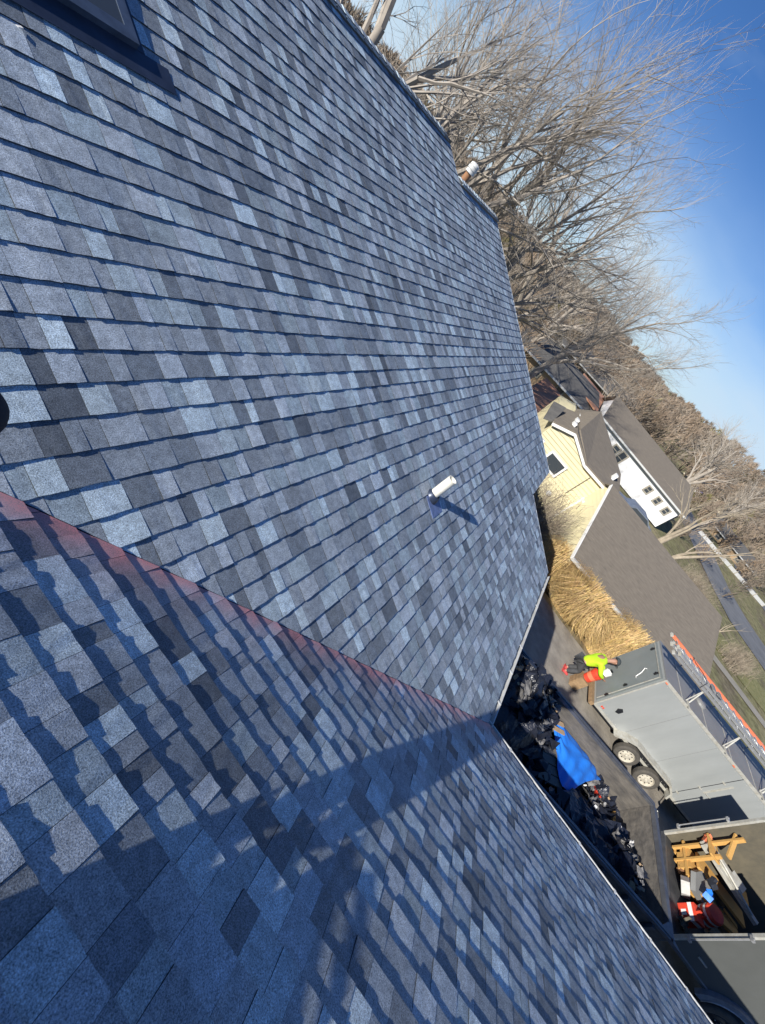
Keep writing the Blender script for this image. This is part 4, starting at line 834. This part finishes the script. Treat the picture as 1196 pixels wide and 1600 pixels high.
# ------------------------------------------------------------------ generic simple house
def cottage(name, label, cat, loc, rz, L, D, h, rise, wallm, roofm, windows=(), over=.4):
    r = thing(name, label, cat, loc, rz)
    mb = MB(); mb.prism([(0, 0, 0), (0, D, 0), (0, D, h), (0, D/2, h+rise), (0, 0, h)], (L, 0, 0)); mb.build('wall', wallm, r)
    s = rise/(D/2)
    a = slab('roof_slope', roofm, [(-over, -over, h-over*s+.12), (L+over, -over, h-over*s+.12), (L+over, D/2, h+rise+.12), (-over, D/2, h+rise+.12)], .1, r)
    slab('roof_slope', roofm, [(-over, D/2+.01, h+rise+.12), (L+over, D/2+.01, h+rise+.12), (L+over, D+over, h-over*s+.12), (-over, D+over, h-over*s+.12)], .1, r)
    mb = MB(); mb.box2((-over, -over-.12, h-over*s-.06), (L+over, -over-.01, h-over*s+.10)); mb.build('gutter', 'alu', r)
    for x, z, w, hh in windows:
        mb = MB()
        for q in (((x-w/2-.14, -.07, z-.12), (x+w/2+.14, -.012, z)), ((x-w/2-.14, -.07, z+hh), (x+w/2+.14, -.012, z+hh+.12)), ((x-w/2-.14, -.07, z), (x-w/2, -.012, z+hh)), ((x+w/2, -.07, z), (x+w/2+.14, -.012, z+hh)), ((x-w/2, -.05, z+hh/2-.03), (x+w/2, -.02, z+hh/2+.03))): mb.box2(*q)
        f = mb.build('window', 'concrete', r); mb = MB(); mb.box2((x-w/2, -.04, z), (x+w/2, -.03, z+hh)); mb.build('pane', 'glass', f)
    return r
# white house: wall faces us; local x runs along the wall from the far-left end to the right end
dirw = math.atan2(-12.7+.5, 46.2-44.3)
wh = cottage('white_house', 'long white walled house with taupe roof and small square windows behind the yellow house', 'house', (44.36, -.88, -4.3), dirw, 12.0, 8.6, 2.75, 1.6, 'sidingw', 'taupe',
        ((8.2, 1.35, .45, .6), (9.65, 1.35, .45, .6), (11.0, 1.35, .45, .6), (3.0, 1.3, .6, .7), (3.95, .9, .6, 1.2)))
def poly_house(name, label, P, roofm, wallm, th=.12):
    c = [sum(p[i] for p in P)/len(P) for i in range(2)]; r = thing(name, label, 'house', (c[0], c[1], -4.3)); n = len(P)
    slab('roof_slope', roofm, [(p[0]-c[0], p[1]-c[1], p[2]+4.3) for p in P], th, r)
    Q = [((p[0]-c[0])*.94, (p[1]-c[1])*.94, p[2]+4.3-th-.02) for p in P]; B = [(q[0], q[1], 0) for q in Q]
    mb = MB(); mb.add(Q+B, [tuple(range(n)), tuple(range(n, 2*n))[::-1]]+[(i, n+i, n+(i+1) % n, (i+1) % n) for i in range(n)]); mb.build('wall', wallm, r)
    return r
poly_house('red_roof_house', 'low red brown roofed house directly behind the yellow gable', [(23.0, 1.9, -2.3), (31.5, 1.99, -1.6), (31.0, 4.8, -1.6), (27.9, 4.8, -2.3), (23.0, 4.8, -2.5)], 'redroof', 'cardboard')
poly_house('red_roof_house', 'smaller rust roofed building farther up the valley between grey roofs', [(43.1, .2, -1.7), (54.7, .5, -1.3), (53.5, 4.2, -1.3), (44.3, 2.4, -1.7)], 'redroof', 'greyroof')
cottage('grey_roof_house', 'low grey roofed house between the two rust coloured roofs', 'house', (38, 9.0, -4.3), math.radians(-58), 11, 8, 2.0, 1.3, 'cardboard', 'greyroof', ((3, .9, .8, .8), (6, .9, .8, .8)))
cottage('grey_roof_house', 'long grey roofed house beyond the white house, below the hillside', 'house', (66, 9.5, -4.2), math.radians(-52), 22, 9, 2.2, 1.5, 'greyroof', 'greyroof')
cottage('grey_roof_house', 'distant grey roofed house at the foot of the wooded hill', 'house', (92, 9.0, -4.2), math.radians(-40), 12, 9, 2.4, 1.8, 'concrete', 'greyroof')
# parked car by the white house
def car(label, loc, rz):
    r = thing('parked_car', label, 'car', loc, rz)
    mb = MB(); prof = [(-2.2, .3), (-2.2, .75), (-2.05, .9), (-1.2, .98), (-.7, 1.38), (.75, 1.42), (1.45, 1.0), (2.1, .92), (2.2, .7), (2.2, .3)]
    mb.prism([(x, -.86, z) for x, z in prof], (0, 1.72, 0)); mb.build('body', 'fender', r)
    mb = MB(); mb.prism([(-1.05, -.864, 1.0), (-.66, -.864, 1.32), (.7, -.864, 1.35), (1.25, -.864, 1.02)], (0, 1.728, 0)); mb.build('side_window', 'glass', r)
    for x in (-1.35, 1.35):
        for y in (-.82, .82): wheel(r, (x, y, .32), .32, .2, (0, 1 if y > 0 else -1, 0), 'alu', 5)
car('grey car parked in front of the white house wall', (36.6, -8.1, -4.3), math.radians(-80))
# white street wall, pools, pale rubble
sw = thing('white_fence', 'long low white fence on the far side of the street', 'fence', (73.5, -24.0, gz(73.5, -24)))
pts = [(73.5, -24.0), (75, -29), (77, -34), (80, -42)]
for a, b2 in zip(pts[:-1], pts[1:]):
    n = 3
    for i in range(n):
        p = Vector((a[0]+(b2[0]-a[0])*i/n-73.5, a[1]+(b2[1]-a[1])*i/n+24, 0)); q = Vector((a[0]+(b2[0]-a[0])*(i+.93)/n-73.5, a[1]+(b2[1]-a[1])*(i+.93)/n+24, 0))
        mb = MB(); mb.beam(p+Vector((0, 0, .3)), q+Vector((0, 0, .3)), .08, .55); mb.build('fence_panel', 'alu', sw); mb = MB(); mb.box((q.x, q.y, .35), (.14, .14, .75)); mb.build('fence_post', 'concrete', sw)
cottage('far_cottage', 'low pale building with grey roof beyond the white fence', 'building', (88, -30, -4.3), math.radians(-75), 12, 6, 1.6, 1.2, 'cardboard', 'greyroof', ((2, .5, 1, .8), (5, .5, 1, .8), (8, .5, 1, .8)))
for i, (x, y, r_, lab) in enumerate(((118, -31, 3.4, 'farther and larger round blue covered pool with white rim, beyond the white house'), (104, -34.5, 2.2, 'smaller blue covered pool half hidden by the leaning bare branches'))):
    r = thing('covered_pool', lab, 'pool', (x, y, gz(x, y)))
    mb = MB(); mb.lathe((0, 0, 0), (0, 0, 1), [(0, r_), (1.2, r_)], 28); mb.build('pool_wall', 'white', r); mb = MB(); mb.lathe((0, 0, 0), (0, 0, 1), [(1.2, r_*1.03), (1.26, r_*1.0), (1.22, r_*.6), (1.2, 0)], 28); mb.build('cover', 'pool', r)
mb = MB()
for i in range(60):
    x, y = random.gauss(128, 5), random.gauss(-37, 3); s = random.uniform(.5, 1.3); mb.box((x, y, gz(x, y)+s*.3), (s*1.6, s*1.3, s), Euler((random.random(), random.random(), random.random()*3)).to_matrix())
o = mb.build('rubble_pile', 'stone'); o['kind'] = 'stuff'; tag(o, 'pale rubble bank on the hillside right of the blue pool', 'rubble')
mb = MB()
for i in range(26):
    x = 33+i*.22; y = 4.2-i*.18; s = random.uniform(.35, .6); mb.box((x+random.uniform(-.1, .1), y, -4.3+s*.4), (s*1.3, s, s), Euler((random.random()*.4, random.random()*.4, random.random()*3)).to_matrix())
o = mb.build('stone_wall', 'stone'); tag(o, 'pale stone retaining wall beside the red brown roof', 'wall')

# ------------------------------------------------------------------ trees
def rnd_perp(d):
    v = Vector((random.gauss(0, 1), random.gauss(0, 1), random.gauss(0, 1))); v = v-d*v.dot(d); return v.normalized()
def grow(mbs, p, d, L, r, lev, maxlev, spread, up, kids):
    segs = 4 if lev < 3 else 3; pts = [p]; rs = [r]; q = p.copy(); dd = d.copy()
    for i in range(segs):
        dd = (dd+rnd_perp(dd)*(.17 if lev else .06)+Vector((0, 0, up*.12))).normalized(); q = q+dd*(L/segs); pts.append(q.copy()); rs.append(r*(1-.55*(i+1)/segs) if lev < maxlev else r*(1-.7*(i+1)/segs))
    mbs[0 if lev == 0 else 1].tube(pts, rs, 8 if lev == 0 else (6 if lev == 1 else (4 if lev == 2 else 3)), cap=False)
    if lev >= maxlev: return
    n = kids[lev]
    for k in range(n):
        t = (.30 if lev else .38)+(1-(.30 if lev else .38))*(k+random.random())/n if k < n-1 else 1.0
        t = min(t, 1.0); s = t*segs; i = min(int(s), segs-1); pp = pts[i].lerp(pts[i+1], s-i)
        pd = (pts[i+1]-pts[i]).normalized(); sp = spread*random.uniform(.6, 1.25)*(.55 if k == n-1 else 1)
        nd = (pd*math.cos(sp)+rnd_perp(pd)*math.sin(sp)).normalized()
        grow(mbs, pp, nd, L*random.uniform(.56, .80)*(1.05-.25*t), max(rs[i]*(random.uniform(.55, .72) if lev == 0 else random.uniform(.42, .62)), .004), lev+1, maxlev, spread, up, kids)
def tree(label, x, y, h, seed, maxlev=5, spread=.55, up=.25, lean=(0, 0), r=None, kids=(6, 5, 5, 4, 4), group='bare trees', m='bark', z=None, name='bare_tree', stems=1, twigr=1):
    st = random.getstate(); random.seed(seed)
    root = thing(name, label, 'tree', (x, y, gz(x, y)-.1 if z is None else z), 0, group)
    t, c = MB(), MB()
    for s in range(stems):
        ln = Vector((lean[0]+random.gauss(0, .10)*(stems > 1), lean[1]+random.gauss(0, .12)*(stems > 1), 1)).normalized()
        grow([t, c], Vector((random.gauss(0, .15)*(stems > 1), random.gauss(0, .15)*(stems > 1), 0)), ln, h*.46, (r or h*.019), 0, maxlev, spread, up, kids)
    t.build('trunk', m, root, smooth=True); c.build('crown', m, root)
    random.setstate(st); return root
def at(azd, r): a = math.radians(azd); return (-3.93+r*math.cos(a), 2.23+r*math.sin(a))
K5 = (6, 5, 5, 5, 4)
TR = [  # az, r, h, seed, lean, label
 (38.5, 17, 13, 11, (-.02, .05), 'bare tree with two thick limbs rising behind the top of the ridge', .5),
 (33, 20, 14, 12, (.05, -.05), 'bare grey tree just right of the thick limbs, behind the ridge', .5),
 (26.5, 22, 15.5, 13, (.0, -.10), 'largest bare tree, its fan of pale limbs spreading above the capped chimney pipe', .55),
 (21, 27, 16, 14, (0, -.05), 'tall bare tree between the great fan and the chimney pipe', .5),
 (16.5, 25, 13.5, 15, (.0, -.10), 'dense bare tree spreading from behind the lower ridge end', .55),
 (12.5, 33, 15, 16, (0, -.06), 'bare tree whose crown overlaps the middle of the tree line', .5),
 (29, 34, 15, 17, (0, 0), 'slender bare tree seen through the branches of nearer ones', .5),
 (8.5, 44, 13, 18, (0, 0), 'smaller bare tree above the brushy slope', .5)]
for azd, r, h, sd_, ln, lab, sp in TR:
    x, y = at(azd, r); tree(lab, x, y, h*1.1, sd_, 5, sp*1.12, .13, ln)
x, y = at(6.2, 30); tree('leaning bare tree with a dark curved trunk and drooping crown against the sky', x, y, 14.5, 31, 5, .6, .10, (.05, -.16), r=.27, kids=(6, 5, 5, 5, 4))
x, y = at(-14, 72); tree('rounded bare tree behind the far end of the white house', x, y, 15, 41, 5, .6, .2, (.0, .05), r=.42, kids=(7, 5, 5, 4, 3))
x, y = at(-18.5, 80); tree('bare tree at the right edge of the view on the hillside', x, y, 15, 42, 5, .6, .2, (0, 0), r=.4, kids=(7, 5, 5, 4, 3))
x, y = at(-18.3, 33); tree('tree of several leaning pale stems just beyond the garage ridge', x, y, 9.5, 51, 4, .30, .10, (.05, -.30), r=.2, kids=(2, 3, 4, 4), m='palebark', stems=3)
x, y = at(-16.6, 62); tree('slim pale barked sapling near the rubble bank', x, y, 7, 52, 3, .4, .2, (0, -.1), r=.12, kids=(5, 4, 3), m='palebark')
tree('thin bare sapling at the kerb beyond the garage corner', 34.5, -18.4, 3.6, 53, 2, .5, .1, (0, -.35), r=.07, kids=(3, 3), m='palebark')

# woods on the hill: thousands of fine twig slivers in tree shaped clusters, one mass
def woods(name, label, spots, hmin, hmax, nt, tw, m='twig', seed=5):
    st = random.getstate(); random.seed(seed); mb = MB(); V = []; F = []; Cc = []
    for (x, y) in spots:
        z0 = gz(x, y); h = random.uniform(hmin, hmax); R = h*random.uniform(.26, .38); dist = math.hypot(x+4, y-2); wd = tw*max(.5, dist/100)
        tone = random.uniform(.65, 1.25); wm = random.uniform(-.06, .10); col = (tone*(1+wm), tone, tone*(1-wm), 1)
        if random.random() < .03: col = (tone*1.0, tone*1.1, tone*.6, 1)
        for i in range(nt):
            if i < 5: p = Vector((x, y, z0)); d = Vector((random.gauss(0, .22), random.gauss(0, .22), 1)).normalized(); L = h*random.uniform(.5, .8); ww = wd*2.0
            else:
                t = random.random()**.7; a = random.uniform(0, 2*PI); rr = R*math.sqrt(random.random())*math.sin(PI*min(1, .15+.8*t))
                p = Vector((x+rr*math.cos(a), y+rr*math.sin(a), z0+h*(.12+.76*t))); d = Vector((math.cos(a)*rr/R*1.1+random.gauss(0, .35), math.sin(a)*rr/R*1.1+random.gauss(0, .35), 1.0)).normalized(); L = h*random.uniform(.07, .2); ww = wd
            s = rnd_perp(d)*ww; k = len(V); V += [p-s, p+s, p+d*L+rnd_perp(d)*L*.08]; F.append((k, k+1, k+2)); Cc += [col]*3
    mb.v = [tuple(v) for v in V]; mb.f = F; mb.c = Cc
    o = mb.build(name, m, kind='stuff'); tag(o, label, 'woods'); random.setstate(st); return o
sp = []
random.seed(99)
for i in range(900):
    a = random.uniform(-26, 46); r = 95+random.random()**.8*230; x, y = at(a, r)
    sp.append((x, y))
woods('hillside_woods', 'far wooded hillside of bare brown trees along the horizon', sp, 6, 9.5, 150, .085)
sp = []
for i in range(230):
    a = random.uniform(3.5, 46); r = random.uniform(38, 95)
    if a < 9 and r < 70: continue
    sp.append(at(a, r))
woods('brushy_woods', 'tan brushy thicket of bare saplings behind the house', sp, 3, 6.2, 460, .04, seed=8)
sp = []
for i in range(130):
    a = random.uniform(-26, -13.5); r = random.uniform(62, 118); x, y = at(a, r)
    if 60 < x < 100 and -33 < y < -16 and r < 92: continue
    sp.append((x, y))
woods('roadside_brush', 'low brown brush between the street and the hill', sp, 1.2, 4.5, 260, .05, seed=9)
sp = [at(random.uniform(-9, 8), random.uniform(72, 100)) for i in range(70)]
woods('valley_trees', 'scattered bare trees between the far grey roofs', sp, 4, 8, 200, .07, seed=10)

# ------------------------------------------------------------------ ornamental dry grass and shrubs by the yellow house
def clump(label, x, y, R, h, n, seed, m='straw', lean=(0, 0), name='dry_grass_clump', cat='grass clump', z=None):
    st = random.getstate(); random.seed(seed); mb = MB(); z0 = gz(x, y) if z is None else z
    root = thing(name, label, cat, (x, y, z0), 0, 'dry grasses by the driveway')
    for i in range(int(n*1.6)):
        a = random.uniform(0, 2*PI); rr = R*.5*math.sqrt(random.random()); hh = h*random.uniform(.4, 1.1); out = random.uniform(.1, .95)*R
        p0 = Vector((rr*math.cos(a), rr*math.sin(a), 0)); a2 = a+random.gauss(0, .5); b1 = Vector((math.cos(a2)+lean[0], math.sin(a2)+lean[1], 0))*out
        p1 = p0+b1*.3+Vector((0, 0, hh*.62)); p2 = p0+b1*.8+Vector((0, 0, hh*.95)); p3 = p0+b1*1.25+Vector((0, 0, hh*random.uniform(.55, .95)))
        s = Vector((-math.sin(a), math.cos(a), 0))*random.uniform(.003, .009)+Vector((0, 0, .003)); t = random.uniform(.55, 1.35); c = (t, t*random.uniform(.9, 1.05), t*random.uniform(.75, 1.1), 1)
        k = [p0-s, p0+s, p1-s, p1+s, p2-s*.8, p2+s*.8, p3]; mb.add(k, [(0, 1, 3, 2), (2, 3, 5, 4), (4, 5, 6)], c)
    mb.build('blades', m, root, kind='stuff'); random.setstate(st)
clump('widest straw coloured grass clump between the driveway and the garage wall', 11.3, -3.45, 1.15, 1.5, 3800, 1)
clump('straw grass clump at the foot of the garage, behind the widest one', 12.3, -4.4, .9, 1.5, 2400, 2)
clump('grass clump leaning over the rear of the grey trailer', 11.1, -5.2, 1.0, 1.65, 2800, 3, lean=(.2, -.3))
clump('tall grass plume clump touching the garage gutter', 12.0, -5.9, .8, 2.1, 1900, 4, lean=(.3, -.2))
clump('rust tinted grass clump at the garage corner below the gable', 12.6, -2.1, .8, 2.0, 2200, 5)
clump('small grass clump beside the yellow wall', 13.2, -1.1, .5, 1.2, 900, 6)
def shrub(label, x, y, R, h, n, seed, m='shrub'):
    st = random.getstate(); random.seed(seed); root = thing('bare_shrub', label, 'shrub', (x, y, gz(x, y)), 0, 'bare shrubs'); mb = MB()
    for i in range(n):
        a = random.uniform(0, 2*PI); d = Vector((math.cos(a)*random.uniform(.1, .7), math.sin(a)*random.uniform(.1, .7), 1)).normalized(); L = h*random.uniform(.5, 1.1); p = Vector((random.gauss(0, R*.3), random.gauss(0, R*.3), 0))
        t = random.uniform(.5, 1.5); c = (t, t, t, 1); q = p+d*L*.5; mb.tube([p, q, q+(d+rnd_perp(d)*.3)*L*.5], [.012, .007, .002], 3, cap=False, tint=c)
        for k in range(6):
            b0 = p.lerp(q, random.random()) if k < 2 else q+d*L*.5*random.random(); e = (d+rnd_perp(d)*.9).normalized(); mb.tube([b0, b0+e*L*.22], [.006, .002], 3, cap=False, tint=c)
    mb.build('stems', m, root); random.setstate(st)
shrub('grey twiggy shrub against the yellow gable wall beside the roof edge', 14.0, -.45, 1.1, 2.9, 520, 21)
shrub('bare twiggy bush below the gable window', 13.3, -.9, .8, 1.7, 300, 22)
shrub('dark bush between the dry grasses and the garage wall', 12.6, -3.3, .5, 1.3, 160, 23)
for i, (x, y, R_, h) in enumerate(((27, -11, 1.2, 1.3), (31.5, -13.5, 1.4, 1.6), (36, -15.2, 1.4, 1.8), (33.5, -20.6, 1.2, 1.2), (40, -17.2, 1.6, 1.8), (36.5, -22.5, 1.2, 1.3))):
    shrub('low bare brush on the verge %s' % ('behind the garage ridge', 'at the far garage corner', 'by the kerb near the pale stems', 'right of the kerb sapling', 'closest to the street bend', 'at the right edge of the verge')[i], x, y, R_*1.6, h, 260, 61+i)
# light render settings
S.render.resolution_x = 765; S.render.resolution_y = 1024
